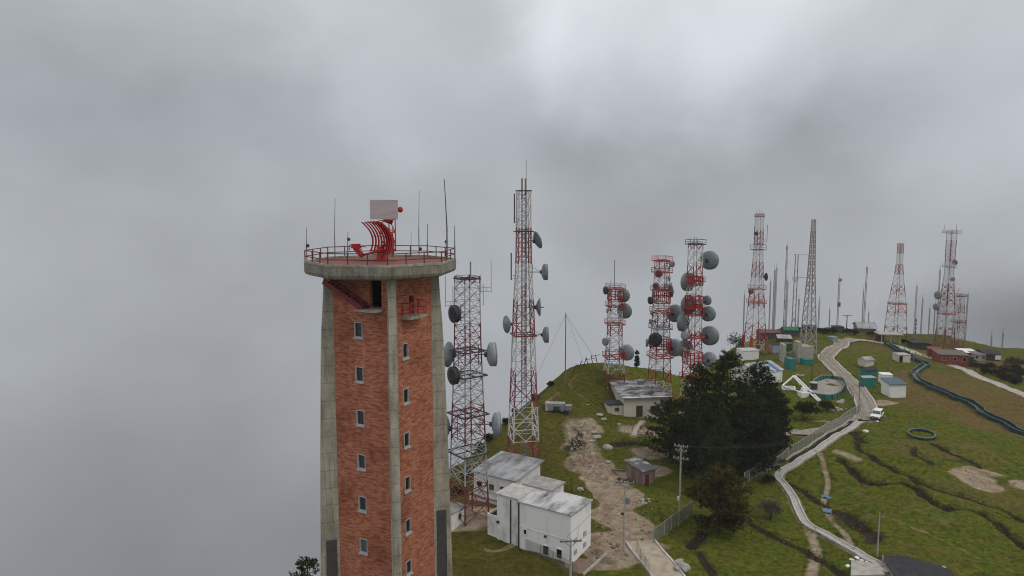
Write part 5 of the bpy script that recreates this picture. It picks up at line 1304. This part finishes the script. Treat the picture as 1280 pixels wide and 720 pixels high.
# loose gravel on the bare ground
V = []; Fc = []
def pebble(x, y, r):
    z = hz(x, y); b0 = len(V); a = rg.uniform(0, 6.28)
    for k in range(5):
        t_ = a + k * 1.257; q = r * rg.uniform(.7, 1.2); V.append((x + q * math.cos(t_), y + q * math.sin(t_), z - .05))
    for k in range(5):
        t_ = a + k * 1.257; q = r * rg.uniform(.35, .7); V.append((x + q * math.cos(t_), y + q * math.sin(t_), z + r * rg.uniform(.4, .8)))
    Fc.extend([(b0 + k, b0 + (k + 1) % 5, b0 + 5 + (k + 1) % 5, b0 + 5 + k) for k in range(5)]); Fc.append(tuple(b0 + 5 + k for k in range(5)))
for key, w_, n_ in (('dirt', 5.2, 420),):
    pl = ROADS[key][0]
    for _ in range(n_):
        i = rg.integers(0, len(pl)); o = rg.normal(0, 1, 2) * w_ * .55; pebble(pl[i][0] + o[0], pl[i][1] + o[1], rg.uniform(.04, .15))
for pl in (TRAILW[0][0],):
    for _ in range(500):
        i = rg.integers(0, len(pl)); o = rg.normal(0, 1.4, 2); pebble(pl[i][0] + o[0], pl[i][1] + o[1], rg.uniform(.05, .22))
for px_, py_, rr2 in ((806, 566, 2.6), (815, 588, 2.2), (752, 700, 2), (1222, 602, 2.6), (803, 538, 3)):
    c = gp(px_, py_)
    for _ in range(130): o = rg.normal(0, rr2 * .5, 2); pebble(c.x + o[0], c.y + o[1], rg.uniform(.04, .16))
m = MB(); m.v = V; m.f = Fc; tag(m.build('gravel', mat('gravel_stone', (.34, .29, .23), (.15, .12, .09), 1.1, .95)), kind='stuff')

# ------------------------------------------------------------------ parked car
g = gp(1096, 523); 
car = thing('parked_car', 'white off-road car with dark windows parked at the bend of the concrete road', 'car', (g.x, g.y, g.z + .05), R(62))
# local: +x forward (towards the camera, left), y width
def carprof(pts, hw, taper=0):
    m = MB(); A = [(x, -hw + taper * 0, z) for x, z in pts]; B = [(x, hw, z) for x, z in pts]; m.loft([A, B]); return m
Rm = R(180)
L2 = 2.2
body = [(-2.15, .42), (-2.2, .75), (-2.12, 1.02), (.75, 1.04), (1.9, .95), (2.2, .80), (2.22, .45)]
m = carprof(body, .9)
bo = m.build('body', M_white, car)
cab = MB(); lo_ = [(-2.08, -.86, 1.03), (.95, -.86, 1.03), (.95, .86, 1.03), (-2.08, .86, 1.03)]; hi_ = [(-1.95, -.72, 1.72), (.28, -.72, 1.72), (.28, .72, 1.72), (-1.95, .72, 1.72)]
cab.loft([lo_, hi_]); cab.build('cabin', M_white, car)
def lerp3(a, c, t): return tuple(a[i] + (c[i] - a[i]) * t for i in range(3))
def win(name, a, b2, c, d, out):
    q = [Vector(v) + Vector(out) for v in (a, b2, c, d)]; m = MB(); m.loft([q, [v - Vector(out) * .5 for v in q]]); return m.build(name, M_glass, car)
win('windscreen', (.88, -.78, 1.12), (.88, .78, 1.12), (.36, .68, 1.64), (.36, -.68, 1.64), (.03, 0, .02))
win('rear_window', (-2.06, -.72, 1.14), (-2.06, .72, 1.14), (-1.98, .64, 1.62), (-1.98, -.64, 1.62), (-.03, 0, 0))
for s_ in (-1, 1):
    for x0, x1, t0, t1 in ((-.35, .74, -.38, .26), (-1.15, -.45, -1.12, -.48), (-1.95, -1.25, -1.88, -1.22)):
        win('side_window', (x0, s_ * .835, 1.14), (x1, s_ * .835, 1.14), (t1, s_ * .735, 1.62), (t0, s_ * .735, 1.62), (0, s_ * .03, 0))
for x in (-1.35, 1.4):
    for s_ in (-1, 1):
        wh = MB().lathe([(.2, -.12), (.36, -.12), (.38, -.06), (.38, .06), (.36, .12), (.2, .12)], 18, Matrix.Rotation(R(90), 3, 'X'), (x, s_ * .84, .38)).build('wheel', M_black, car)
        MB().lathe([(1e-4, .11), (.21, .13), (.21, -.13), (1e-4, -.11)], 12, Matrix.Rotation(R(90), 3, 'X'), (x, s_ * .845, .38)).build('rim', M_galv, wh)
m = MB().box((2.22, 0, .5), (.14, 1.74, .22)); m.build('bumper', M_dark, car)
m = MB().box((-2.22, 0, .5), (.14, 1.74, .22)); m.build('bumper', M_dark, car)
MB().box((2.2, 0, .76), (.06, .9, .16)).build('grille', M_dark, car)
for s_ in (-1, 1): MB().box((2.16, s_ * .66, .8), (.1, .34, .17)).build('headlight', mat('lamp_glass', (.5, .5, .5), (.4, .4, .42), 2, .2), car); MB().box((.7, s_ * .98, 1.15), (.16, .14, .16)).build('mirror', M_dark, car)
car.rotation_euler.z = R(-128)

# ------------------------------------------------------------------ utility poles
def pole(label, px, pybase, ytop, arms=(), r=.13, mtl=None, name='utility_pole', cat='pole', extra=None, group=None, xtop=None, Y=None):
    g = gp(px, pybase) if Y is None else at(px, pybase, Y); z = hz(g.x, g.y); H = at(px, ytop, g.y).z - z
    root = thing(name, label, cat, (g.x, g.y, z), 0, group)
    MB().tube([(0, 0, -.8), (0, 0, H)], r * 1.25, 8, r * .8).build('post', mtl or M_wood, root)
    for zf, wl, an in arms:
        m = MB(); c, s_ = math.cos(R(an)), math.sin(R(an)); zz = H - zf
        m.bar((-c * wl / 2, -s_ * wl / 2 - .0, zz), (c * wl / 2, s_ * wl / 2, zz), .14, .16)
        m.bar((-c * wl * .3, -s_ * wl * .3, zz), (0, 0, zz - .7), .05); m.bar((c * wl * .3, s_ * wl * .3, zz), (0, 0, zz - .7), .05)
        ao = m.build('crossarm', M_wood, root)
        for q in (-.46, -.16, .16, .46): MB().lathe([(.05, 0), (.09, .08), (.05, .2), (.03, .24)], 8, None, (c * wl * q, s_ * wl * q, zz + .08)).build('insulator', M_frame, ao)
    return root, Vector((g.x, g.y, z)), H
p1_, P1, H1 = pole('pale utility pole with one crossarm and a transformer beside the dirt track', 779.5, 690, 602, [(.15, 2.3, -12)], mtl=M_concl)
MB().lathe([(.26, 0), (.28, .05), (.28, .8), (.22, .9)], 12, None, (.42, 0, H1 - 2.9)).build('transformer', M_galv, p1_)
MB().box((-.25, 0, H1 - 4.2), (.35, .25, .3)).build('box', M_dark, p1_)
p2_, P2, H2 = pole('tall pale utility pole with three crossarms in front of the dark pines', 849, 648, 557, [(.15, 1.9, -25), (.8, 1.5, -25), (1.9, 2.1, -25)], mtl=M_concl)
MB().box((-.22, -.1, H2 * .28), (.28, .25, .55)).build('meter_box', M_white, p2_)
p3_, P3, H3 = pole('short pole with a single crossarm in front of the white sheet-clad building', 713, 722, 673, [(.35, 2.6, 6)], mtl=M_concl)
pole('bare pale pole on the grass near the black-roofed house', 1096.5, 696, 640, [], .09, M_concl, xtop=1102)
pg_, PG, HG = pole('slender guyed flagpole-like mast alone on the knoll', 706.5, 481, 391, [], .11, M_wood, 'guyed_mast', 'mast')
m = MB()
for dx, dy in ((-9, -4), (10, 3), (7, -12)):
    zz = hz(PG.x + dx, PG.y + dy) - PG.z; m.tube([(0, 0, HG - .3), (dx, dy, zz)], .022, 4)
m.build('guy_wires', M_wire, pg_)
pole('dark pole with a short top bar on the skyline by the green hut', 1058, 414, 394, [(.1, 3.2, 0)], .16, M_bark)
def cable(a, c, sag, r=.022):
    pts = [Vector(a).lerp(Vector(c), k / 12) - Vector((0, 0, sag * (1 - (2 * k / 12 - 1) ** 2))) for k in range(13)]
    return MB().tube(pts, r, 4)
def cables(label, A, B, offs, sag):
    m = MB()
    for ox in offs:
        o = Vector((ox, ox * -.25, 0)); pts = [(Vector(A) + o).lerp(Vector(B) + o, k / 12) - Vector((0, 0, sag * (1 - (2 * k / 12 - 1) ** 2))) for k in range(13)]; m.tube(pts, .02, 4)
    o = m.build('power_cables', M_wire); tag(o, label, 'cables')
cables('thin power cables strung between the track pole and the tall pole by the pines', P1 + Vector((0, 0, H1 - .05)), P2 + Vector((0, 0, H2 - .65)), (-.9, 0, .9), .7)
e = at(1003, 575, 110); e.z = P2.z + H2 + .5
cables('thin power cables running from the tall pole across the front of the pines', P2 + Vector((0, 0, H2 - .05)), P2 + Vector((17, 4, H2 - .8)), (-.8, .8), .5)
cables('thin cables between the short front pole and the track pole', P3 + Vector((0, 0, H3 - .3)), P1 + Vector((0, 0, H1 - .1)), (-.9, .9), .5)

# ------------------------------------------------------------------ thin masts on the far ridge
M_mast = mat('mast_grey', (.19, .19, .2), (.26, .2, .2), .5, .6)
M_mastr = banded('mast_paint', 24, 7, (.2, .06, .055), (.36, .36, .37))
def thin_mast(label, px, pyb, ytop, xtop=None, w=.5, mtl=None, Y=None, cat='mast', name='radio_mast', extra=None):
    g = gp(px, pyb) if Y is None else at(px, pyb, Y); z = hz(g.x, g.y); tp = at(xtop or px, ytop, g.y); H = tp.z - z
    m = MB(); ln = (tp.x - g.x) * .15; c = [(w * .58 * math.cos(R(90 + 120 * k)), w * .58 * math.sin(R(90 + 120 * k))) for k in range(3)]
    for x, y in c: m.bar((x, y, -.5), (x + ln, y, H), .10, caps=False)
    n = int(H / (w * 1.4))
    for k in range(n):
        for i in range(3):
            a, b2 = (c[i], c[(i + 1) % 3]) if k % 2 else (c[(i + 1) % 3], c[i])
            o0, o1 = ln * k / n, ln * (k + 1) / n
            m.bar((a[0] + o0, a[1], H * k / n), (b2[0] + o1, b2[1], H * (k + 1) / n), .055, caps=False)
    root = thing(name, label, cat, (g.x, g.y, z), 0, 'thin radio masts on the far ridge')
    m.build('lattice_column', mtl or M_mast, root)
    MB().tube([(ln, 0, H - .2), (ln, 0, H + 1.6)], .05, 5).build('tip', M_mast, root)
    if extra: extra(root, H, ln, g)
    return root, g, H
tm = [(929, 419, 369, 'short thin mast at the extreme left end of the far ridge, beside misty brush', None, .3),
      (961, 416, 352, 'short thin mast just right of the orange footed tower', None, .35),
      (965.5, 414, 338, 'thin mast, left one of a leaning pair right of the orange footed tower', 967, .4), (967.5, 413, 335, 'thin mast, right one of a leaning pair right of the orange footed tower', 971, .4),
      (979.5, 412, 307, 'tall red and grey thin mast, tallest of the cluster left of the grey tower', 983, .5), (982, 413, 352, 'shorter thin mast touching the tallest of the cluster', 984, .4),
      (997, 412, 374, 'short thin mast between the twin mast and the grey tower', 998.5, .35), (1022.5, 414, 375, 'thin mast just right of the grey tower', 1024, .4),
      (1036, 414, 387, 'thinnest plain mast left of the small green skyline hut', None, .25), (1046, 413, 348, 'grey mast with small boxes near the top, behind the small green skyline hut', 1048.5, .5),
      (1077, 412, 364, 'faint thin mast left of the tall leaning one over the barn', None, .25), (1079, 412, 334, 'tall thin leaning red mast rising from behind the long grey barn', 1085.5, .5),
      (1085, 412, 391, 'short thin mast behind the right end of the grey barn', None, .25), (1142, 425, 358, 'thin mast with dark antennas low down, right of the slender tower', 1144, .42),
      (1150, 428, 373, 'faint mast, first from the left in the mist left of the wide headed tower', 1152, .35), (1159.5, 430, 385, 'faint mast, second from the left in the mist left of the wide headed tower', 1161, .3),
      (1166, 431, 380, 'faint mast closest to the left side of the wide headed tower', None, .25), (1169.5, 431, 337, 'tall thin mast directly behind the left dishes of the wide headed tower', 1171, .35),
      (1205, 436, 368, 'thin mast right of the small red topped tower', 1210, .35), (1238, 442, 419, 'faint short mast in the fog above the timber house', None, .3), (1252, 443, 416, 'faint short mast in the fog at the far right', None, .3)]
for x, yb, yt, lb, xt, w_ in tm:
    mtl = M_mastr if ('red' in lb.split('right')[0] or 'cluster left' in lb) and 'orange' not in lb else M_mast
    def ex(root, H, ln, g, lb=lb):
        if 'small boxes' in lb:
            for f in (.97, .52, .48): MB().box((ln * f + .3, 0, H * f), (.9, .6, 1.0)).build('antenna_box', M_mast, root)
        if 'dark antennas' in lb:
            for k in range(4): MB().tube([(.5, 0, H * .12 + k * 1.4), (.5, 0, H * .12 + k * 1.4 + 1.0)], .22, 6).build('dipole', M_dark, root)
    thin_mast(lb, x, yb, yt, xt, w_, mtl, extra=ex)
# twin mast with horizontal arms
g = gp(990, 413); z = g.z; H = at(993, 318, g.y).z - z; tw = thing('twin_mast', 'twin-legged mast with long arms to the right, left of the grey tower', 'mast', g, 0)
MB().bar((-.2, 0, -.5), (.1, 0, H), .22).build('leg', M_mast, tw); MB().bar((1.0, 0, -.5), (1.0, 0, H), .22).build('leg', M_mast, tw)
m = MB()
for f in (.1, .2, .3, .4, .5, .62, .75, .88): m.bar((-.1, 0, H * f), (1, 0, H * (f + .06)), .1)
for f in (.995, .70):
    m.bar((-.8, 0, H * f), (4.4, 0, H * f), .12)
for x in (-.8, .4, 1.6): m.bar((x, 0, H * .69), (x * .3 + .3, 0, H * .64), .12)
m.build('arms', M_mast, tw); m = MB()
for f in (0, 1): m.bar((-1.2 + f * 3.2, 0, -.5), (.4, 0, H * .17), .16)
m.build('brace', M_mast, tw)

# ------------------------------------------------------------------ fences
def meshmat(name, c, alpha):
    if name in MATS: return MATS[name]
    m = bpy.data.materials.new(name); m.use_nodes = True; t = m.node_tree; b = t.nodes['Principled BSDF']; b.inputs['Base Color'].default_value = (*c, 1); b.inputs['Roughness'].default_value = .8
    b.inputs['Alpha'].default_value = alpha; MATS[name] = m; return m
M_chain = meshmat('chain_link', (.20, .22, .18), .42)
def lin(pts, step=1.0):
    o = []
    for a, c in zip(pts[:-1], pts[1:]):
        n = max(1, int((c - a).length / step)); o += [a.lerp(c, k / n) for k in range(n)]
    o.append(pts[-1]); return np.array([(p.x, p.y) for p in o])
def fence(name, label, px, h, sp_, panel, post, top=None, pw=.1, closed=False, cat='fence', off=0, lift=0.0, step=None, straight=False, pth=.03, group=None):
    pl = (lin if straight else resample)(gpl(px), step or sp_)
    if closed: pl = np.vstack([pl, pl[:1]])
    if off:
        d = np.gradient(pl, axis=0); d /= np.linalg.norm(d, axis=1)[:, None] + 1e-9; pl = pl + np.stack([-d[:, 1], d[:, 0]], -1) * off
    z = hbase(pl[:, 0], pl[:, 1]); o = Vector((pl[0, 0], pl[0, 1], z[0])); root = thing(name, label, cat, o, 0, group)
    P = [Vector((x, y, zz)) - o for (x, y), zz in zip(pl, z)]
    n_ = len(P); d = np.gradient(pl, axis=0); d /= np.linalg.norm(d, axis=1)[:, None] + 1e-9
    rings = [[P[i] + Vector((-d[i, 1] * q, d[i, 0] * q, zz)) for q, zz in ((-pth / 2, .02 + lift), (pth / 2, .02 + lift), (pth / 2, h), (-pth / 2, h))] for i in range(n_)]
    MB().loft(rings).build('mesh_panel', panel, root)
    if top:
        m = MB(); m.tube([p + Vector((0, 0, h + .02)) for p in P], pw * .6, 5); m.build('top_rail', top, root)
    k = 0; last = None
    for i, p in enumerate(P):
        if last is not None and (p - last).length < sp_ * .8: continue
        last = p; k += 1
        if k > 95: break
        MB().box((p.x, p.y, p.z + (h + .1) / 2 - .2), (pw, pw, h + .5)).build('post', post, root)
    return root
fence('chain_link_fence', 'chain link fence with pale posts along the upper side of the walkway', [(930, 606), (955, 592), (985, 573), (1015, 554), (1040, 538), (1062, 524), (1076, 514)], 1.9, 2.0, M_chain, M_concl, M_galv, .12)
fence('chain_link_fence', 'short chain link fence from the gateway road up to the bronze tree', [(816, 680), (830, 670), (848, 656), (866, 643)], 1.9, 2.2, M_chain, M_concl, M_galv, .1)
fence('chain_link_fence', 'short wire fence below the apron at the bottom, beside the short pole', [(646, 683), (676, 697), (705, 712), (722, 722)], 1.5, 2.4, meshmat('thin_wire', (.2, .2, .2), .16), M_wood, None, .08)
fence('chain_link_fence', 'wire fence along the inner edge of the gateway road', [(796, 690), (800, 703), (812, 722)], 1.7, 2.2, meshmat('thin_wire', (.2, .2, .2), .16), M_concl, None, .09)
fence('chain_link_fence', 'wire fence standing on the inner kerb of the road bend, left of the parked car', [(1046, 478), (1058, 489), (1066, 500), (1066, 512)], 1.7, 2.0, meshmat('thin_wire', (.2, .2, .2), .16), M_wood, None, .09)
for i, sd_ in enumerate((-.75, .75)):
    fence('green_fence', ('near' if i else 'far') + ' green mesh side of the zigzag fenced walkway down the right slope', [(1108, 431), (1122, 439), (1140, 450), (1159, 457), (1142, 469), (1148, 478), (1160, 483), (1175, 490), (1195, 500), (1214, 506), (1224, 513), (1226, 518), (1240, 525), (1258, 532), (1268, 540), (1292, 548)], .85, 2.4, M_tealf, M_tealf, M_tealr, .12, off=sd_, step=1.2, pth=.05, straight=True, group='green mesh sides of the fenced walkway')
pz = lin(gpl([(1108, 431), (1122, 439), (1140, 450), (1159, 457), (1142, 469), (1148, 478), (1160, 483), (1175, 490), (1195, 500), (1214, 506), (1224, 513), (1226, 518), (1240, 525), (1258, 532), (1268, 540), (1292, 548)]), 1.0)
strip('fenced_path', pz, -.7, .7, .06, mat('path_grey', (.22, .22, .2), (.14, .14, .13), 1, .9))
c0 = gp(1152, 545); ring_ = [(1152 + 17 * math.cos(a), 545 + 5.5 * math.sin(a) + 2.2 * math.cos(a)) for a in np.linspace(0, 2 * math.pi, 15)[:-1]]
fence('ring_fence', 'small oval enclosure of low teal mesh alone on the grass', ring_, .45, 1.6, M_tealf, M_tealf, M_tealr, .2, closed=True, step=.8, pth=.08)
yd = [(1008, 494), (1020, 478), (1034, 474), (1052, 477), (1056, 482), (1052, 492), (1044, 498), (1030, 499), (1016, 497)]
fence('yard_fence', 'low teal mesh fence round the grey sand yard', yd, 1.0, 1.8, M_teal, M_tealf, M_tealr, .3, closed=True, step=1.0, pth=.1)
pts = [gp(*p) for p in yd]; gc = sum(pts, Vector()) / len(pts); m = MB()
vs = [(p.x, p.y, hz(p.x, p.y) + .18) for p in pts] + [(gc.x, gc.y, hz(gc.x, gc.y) + .28)]
m.add(vs, [(i, (i + 1) % len(pts), len(pts)) for i in range(len(pts))]); tag(m.build('sand_yard', mat('grey_sand', (.33, .29, .26), (.22, .195, .175), .8, .95, .2)), kind='structure')
# posts along the ridge road
pr, hw = ROADS['ridge']; d = np.gradient(pr, axis=0); d /= np.linalg.norm(d, axis=1)[:, None]
k = 0; acc = 0
for i in range(1, len(pr)):
    acc += float(np.hypot(*(pr[i] - pr[i - 1])))
    if acc > 3.2 and pr[i, 0] > gp(1185, 455).x:
        acc = 0; x, y = pr[i] + np.array([d[i, 1], -d[i, 0]]) * 1.75
        tag(MB().box((0, 0, .3), (.28, .28, 1.0)).build('kerb_post', M_concl, None, loc=(x, y, hz(x, y))), 'squat pale concrete post on the lower edge of the ridge road', 'post', 'posts along the ridge road')
# broken fence along the crest of the knoll
for i, (x, y, dx) in enumerate(((716, 467, 1.5), (722, 462, 1.9), (729, 459, 1.2), (736, 457, -1.3), (741, 454, -.8), (747, 453, -1))):
    g = gp(x, y); m = MB().tube([(0, 0, -.3), (dx * .5, 0, 1.9)], .09, 5)
    if i % 2 == 0: m.bar((dx * .4, 0, 1.6), (dx * .4 + 2.0, .4, 1.9), .09)
    tag(m.build('fence_post', M_bark, None, loc=g), 'crooked dark fence post on the crest of the knoll', 'post', 'crooked posts on the knoll crest')

# ------------------------------------------------------------------ white pipe frame and small things
A0 = gp(1024, 503); T0 = gp(992, 478); T0 = T0 + Vector((0, 0, 1.6)); B0 = gp(978, 484)
pf = thing('pipe_frame', 'white painted pipe frame lying on the slope beside the long house', 'frame', Vector((T0.x, T0.y, hz(T0.x, T0.y))), 0); O = pf.location
def rel(v, dz=0): return Vector(v) - O + Vector((0, 0, dz))
m = MB(); side = Vector((.55, .2, 0))
for q in (-1, 1): m.bar(rel(T0) + side * q * .6, rel(A0, .35) + side * q * .6, .26)
for k in range(9): m.bar(rel(T0).lerp(rel(A0, .35), k / 8) - side * .6, rel(T0).lerp(rel(A0, .35), min(1, (k + .5) / 8)) + side * .6, .12)
m.build('sloping_beam', M_white, pf)
m = MB().bar(rel(T0), rel(B0, .3), .3); m.bar(rel(T0), rel(gp(1000, 482), .2), .22); m.build('brace', M_white, pf)
m = MB().bar(rel(gp(978, 486), .7), rel(gp(998, 493), .7), .26); m.bar(rel(gp(998, 493), .7), rel(gp(1020, 497), .6), .26)
for p in ((978, 486), (998, 493), (1018, 497)): m.bar(rel(gp(*p), -.2), rel(gp(*p), .7), .2)
m.build('pipe', M_white, pf)
g = gp(1004, 496); vb = thing('valve_box', 'small white stepped box on the white pipe', 'box', g, R(15))
MB().box((0, 0, .5), (2.0, 1.6, 1.3)).build('base', M_white, vb); MB().loft([[(-.6, -.5, 1.16), (.6, -.5, 1.16), (.6, .5, 1.16), (-.6, .5, 1.16)], [(-.35, -.3, 2.2), (.35, -.3, 2.2), (.35, .3, 2.2), (-.35, .3, 2.2)]]).build('top', M_white, vb)
g = gp(985, 487); m = MB()
for a, c in (((-1.6, -.8), (1.2, -1.2)), ((1.2, -1.2), (1.8, .8)), ((1.8, .8), (-1, 1.2)), ((-1, 1.2), (-1.6, -.8))): m.bar((*a, .3), (*c, .3), .3, .5)
tag(m.build('pipe_frame', M_white, None, loc=g), 'white four-sided frame lying flat beside the white pipe', 'frame')
g = gp(1017, 488); tk = thing('water_tank', 'dark tank with a pale lid at the left of the sand yard', 'tank', g, 0)
MB().lathe([(.8, 0), (.85, .3), (.85, 1.7), (.7, 1.85)], 16).build('tank', M_dark, tk); MB().lathe([(.95, 1.86), (.95, 2.0), (.3, 2.1), (1e-4, 2.1)], 16).build('lid', M_frame, tk)
g = gp(1014, 486); MB_ = MB().tube([(0, 0, -.5), (0, 0, 5.2)], .11, 6); tag(MB_.build('lamp_pole', M_dark, None, loc=g), 'dark bare pole at the left end of the sand yard', 'pole')
g = gp(1000, 470); tag(MB().lathe([(.7, 0), (1.0, .1), (1.0, .35), (.7, .4), (.7, 0)], 16).build('stone_ring', M_concl, None, loc=g), 'pale ring on the grass right of the white gable end', 'ring')
# tanks on the knoll
g = gp(697, 515); eq = thing('tank_trailer', 'grey machine with tanks parked on the knoll grass', 'machine', g, R(-8))
for k in range(3): MB().lathe([(1e-4, -.9), (.5, -.85), (.55, -.7), (.55, .7), (.5, .85), (1e-4, .9)], 14, Matrix.Rotation(R(90), 3, 'X'), (-1.2 + k * 1.05, 0, .75)).build('tank', M_galv if k != 1 else M_dark, eq)
MB().box((-.2, 0, 1.45), (3.2, 1.7, .55)).build('cover', mat('grey_tarp', (.2, .2, .21), (.3, .3, .3), 1.5, .8), eq); MB().box((2.1, -.1, .9), (1.2, 1.4, .9)).build('engine_box', M_galv, eq); MB().box((-2.0, .0, 1.0), (.7, 1.6, 1.5)).build('radiator', M_concl, eq)
MB().box((0, 0, .12), (4.4, 1.2, .22)).build('frame', M_dark, eq)
# loose rocks and rubble
def rock(label, px, py, r, mtl=None, group=None, cat='rock', name='rock', seed=0, flat=.6):
    g = gp(px, py); rg = np.random.default_rng(seed); bm = bmesh.new(); bmesh.ops.create_icosphere(bm, subdivisions=2, radius=1)
    k = rg.normal(0, 1, (4, 3))
    for v in bm.verts:
        n_ = sum(math.sin(2.1 * (v.co.x * a + v.co.y * b2 + v.co.z * c) + i) for i, (a, b2, c) in enumerate(k)) * .11
        v.co *= r * (1 + n_); v.co.z *= flat; v.co.x *= 1.2
    me = bpy.data.meshes.new(name); bm.to_mesh(me); bm.free(); me.materials.append(mtl or M_rock); o = link(bpy.data.objects.new(name, me)); o.location = g + Vector((0, 0, r * flat * .35)); o.rotation_euler.z = rg.uniform(0, 6)
    return tag(o, label, cat, group)
rock('single pale boulder on the grass island in the dirt track', 760, 561, .75, seed=1)
rock('pale stone at the lower edge of the grass island in the track', 760, 579, .4, seed=2)
rock('pale stone at the left side of the dirt track, above the white building', 725, 613, .5, seed=3)
for i, (x, y, r) in enumerate(((742, 541, .6), (745, 547, .7), (740, 552, .5), (750, 519, .7), (755, 524, .5), (774, 531, .4), (735, 507, .3))): rock('pale slab at the top of the eroded track', x, y, r, group='slabs at the top of the track', seed=10 + i, flat=.35)
for i, (x, y, r) in enumerate(((1065, 701, .45), (1071, 699, .5), (1077, 701, .42), (1083, 704, .35), (1060, 709, .5), (1068, 705, .3), (1110, 710, .25))): rock('white stone piled at the head of the concrete pad', x, y, r * .55, M_white, 'white stones by the concrete pad', seed=30 + i)
for i, (x, y, r) in enumerate(((848, 704, .55), (853, 709, .7), (858, 713, .5), (846, 711, .35))): rock('pale rock heaped on the outer kerb of the gateway road', x, y, r, None, 'rocks by the gateway road', seed=40 + i)
rgk = np.random.default_rng(8)
for i in range(26):
    x, y = (rgk.uniform(745, 792), rgk.uniform(650, 700)) if i < 14 else (rgk.uniform(790, 815), rgk.uniform(630, 690))
    rock('small brown stone in the rubble beside the dirt track', x, y, rgk.uniform(.12, .32), mat('brown_rock', (.2, .15, .115), (.11, .085, .065), 2, .95), 'rubble beside the dirt track', seed=60 + i)
for i in range(8): rock('pale rubble stone in the patch right of the track', 797 + rgk.uniform(0, 15), 624 + rgk.uniform(0, 6), rgk.uniform(.15, .35), None, 'pale rubble right of the track', seed=90 + i)
rock('white sack on the grass below the parked car', 1082, 540, .5, M_white, cat='sack', name='sack', seed=50)
rock('white scrap on the verge beside the parked car', 1097, 527, .25, M_white, cat='scrap', name='scrap', seed=51)
for i in range(12): rock('pale stone on the dark bank above the road bend', 1047 + rgk.uniform(-9, 12), 510 - rgk.uniform(-4, 10), rgk.uniform(.25, .5), None, 'stones on the bank by the road bend', seed=120 + i)
for i, (x, y) in enumerate(((774, 600), (780, 603), (785, 601), (791, 605))):
    g = gp(x, y); tag(MB().lathe([(.2, 0), (.36, .02), (.4, .12), (.36, .22), (.2, .24), (.2, 0)], 14).build('tyre', M_dark, None, loc=g + Vector((0, 0, .02))), 'old black tyre lying in the track left of the weathered shed', 'tyre', 'tyres left of the weathered shed')
for i, (x0, y0, x1, y1) in enumerate(((765, 588, 792, 590), (790, 592, 806, 578), (796, 585, 806, 572))):
    a, c = gp(x0, y0), gp(x1, y1); tag(MB().bar((0, 0, .12), (c - a) + Vector((0, 0, .12)), .28, .1).build('plank', M_wood, None, loc=a), 'long board lying in the track between grass island and shed', 'board', 'boards in the track by the shed')
for i, (x, y, rot_) in enumerate(((1033.5, 622, .5), (1034.5, 640, -.5))):
    g = gp(x, y); s_ = thing('blue_sheet', ('upper' if i == 0 else 'lower') + ' pale blue sheet laid over the narrow soil path', 'sheet', g + Vector((0, 0, .12)), rot_)
    m = MB(); n_ = 5; m.add([(-.55 + 1.1 * a / n_, -.75 + 1.5 * b2 / n_, .1 * math.sin(a * 2.1 + b2)) for a in range(n_ + 1) for b2 in range(n_ + 1)], [(a * (n_ + 1) + b2, (a + 1) * (n_ + 1) + b2, (a + 1) * (n_ + 1) + b2 + 1, a * (n_ + 1) + b2 + 1) for a in range(n_) for b2 in range(n_)]); m.build('sheet', M_blue, s_)
for i, (x, y, yt) in enumerate(((1073, 515, 443), (1139, 492, 445), (1112, 468, 438), (1123, 478, 452), (1024, 470, 430), (1125, 480, 455))):
    g = gp(x, y); H = min(9, at(x, yt, g.y).z - g.z); tag(MB().tube([(0, 0, -.5), (0, 0, H)], .09, 6).build('bare_pole', M_wood, None, loc=g), ('thin bare pole beside the inner road bend', 'thin bare pole right of the teal-roofed white hut', 'thin bare pole above the plain white box hut', 'left pole of a close pair behind the teal-roofed hut', 'thin bare pole right of the low teal store box', 'right pole of a close pair behind the teal-roofed hut')[i], 'pole', 'bare poles in the right-hand field')

# ------------------------------------------------------------------ the air
def volume(name, c, d, dens, col, mk=None):
    o = (mk or MB().box(c, d)).build(name, None) if False else None
    m = MB().box(c, d) if mk is None else mk
    mt2 = bpy.data.materials.new(name); mt2.use_nodes = True; t = mt2.node_tree; t.nodes.clear()
    ou = t.nodes.new('ShaderNodeOutputMaterial'); v = t.nodes.new('ShaderNodeVolumePrincipled'); v.inputs['Density'].default_value = dens; v.inputs['Color'].default_value = (*col, 1); v.inputs['Anisotropy'].default_value = 0.2
    t.links.new(v.outputs[0], ou.inputs['Volume']); o = m.build(name, mt2); return tag(o, kind='stuff')
for k in range(6):
    q = 1 - k * .13; fb = MB(); fb.sphere((0, 0, 0), 1.0, 16); fb.v = [(x * 130 * q + 275, y * 64 * q + 322, z * 24 * q - 4) for x, y, z in fb.v]
    volume('mist_bank', None, None, 0.006, (.84, .86, .89), fb)
zlow = float(GZ.min()) - 1.0
volume('haze', (135, 180, (zlow + 72) / 2), (580, 450, 72 - zlow), 0.00016, (.86, .89, .93))
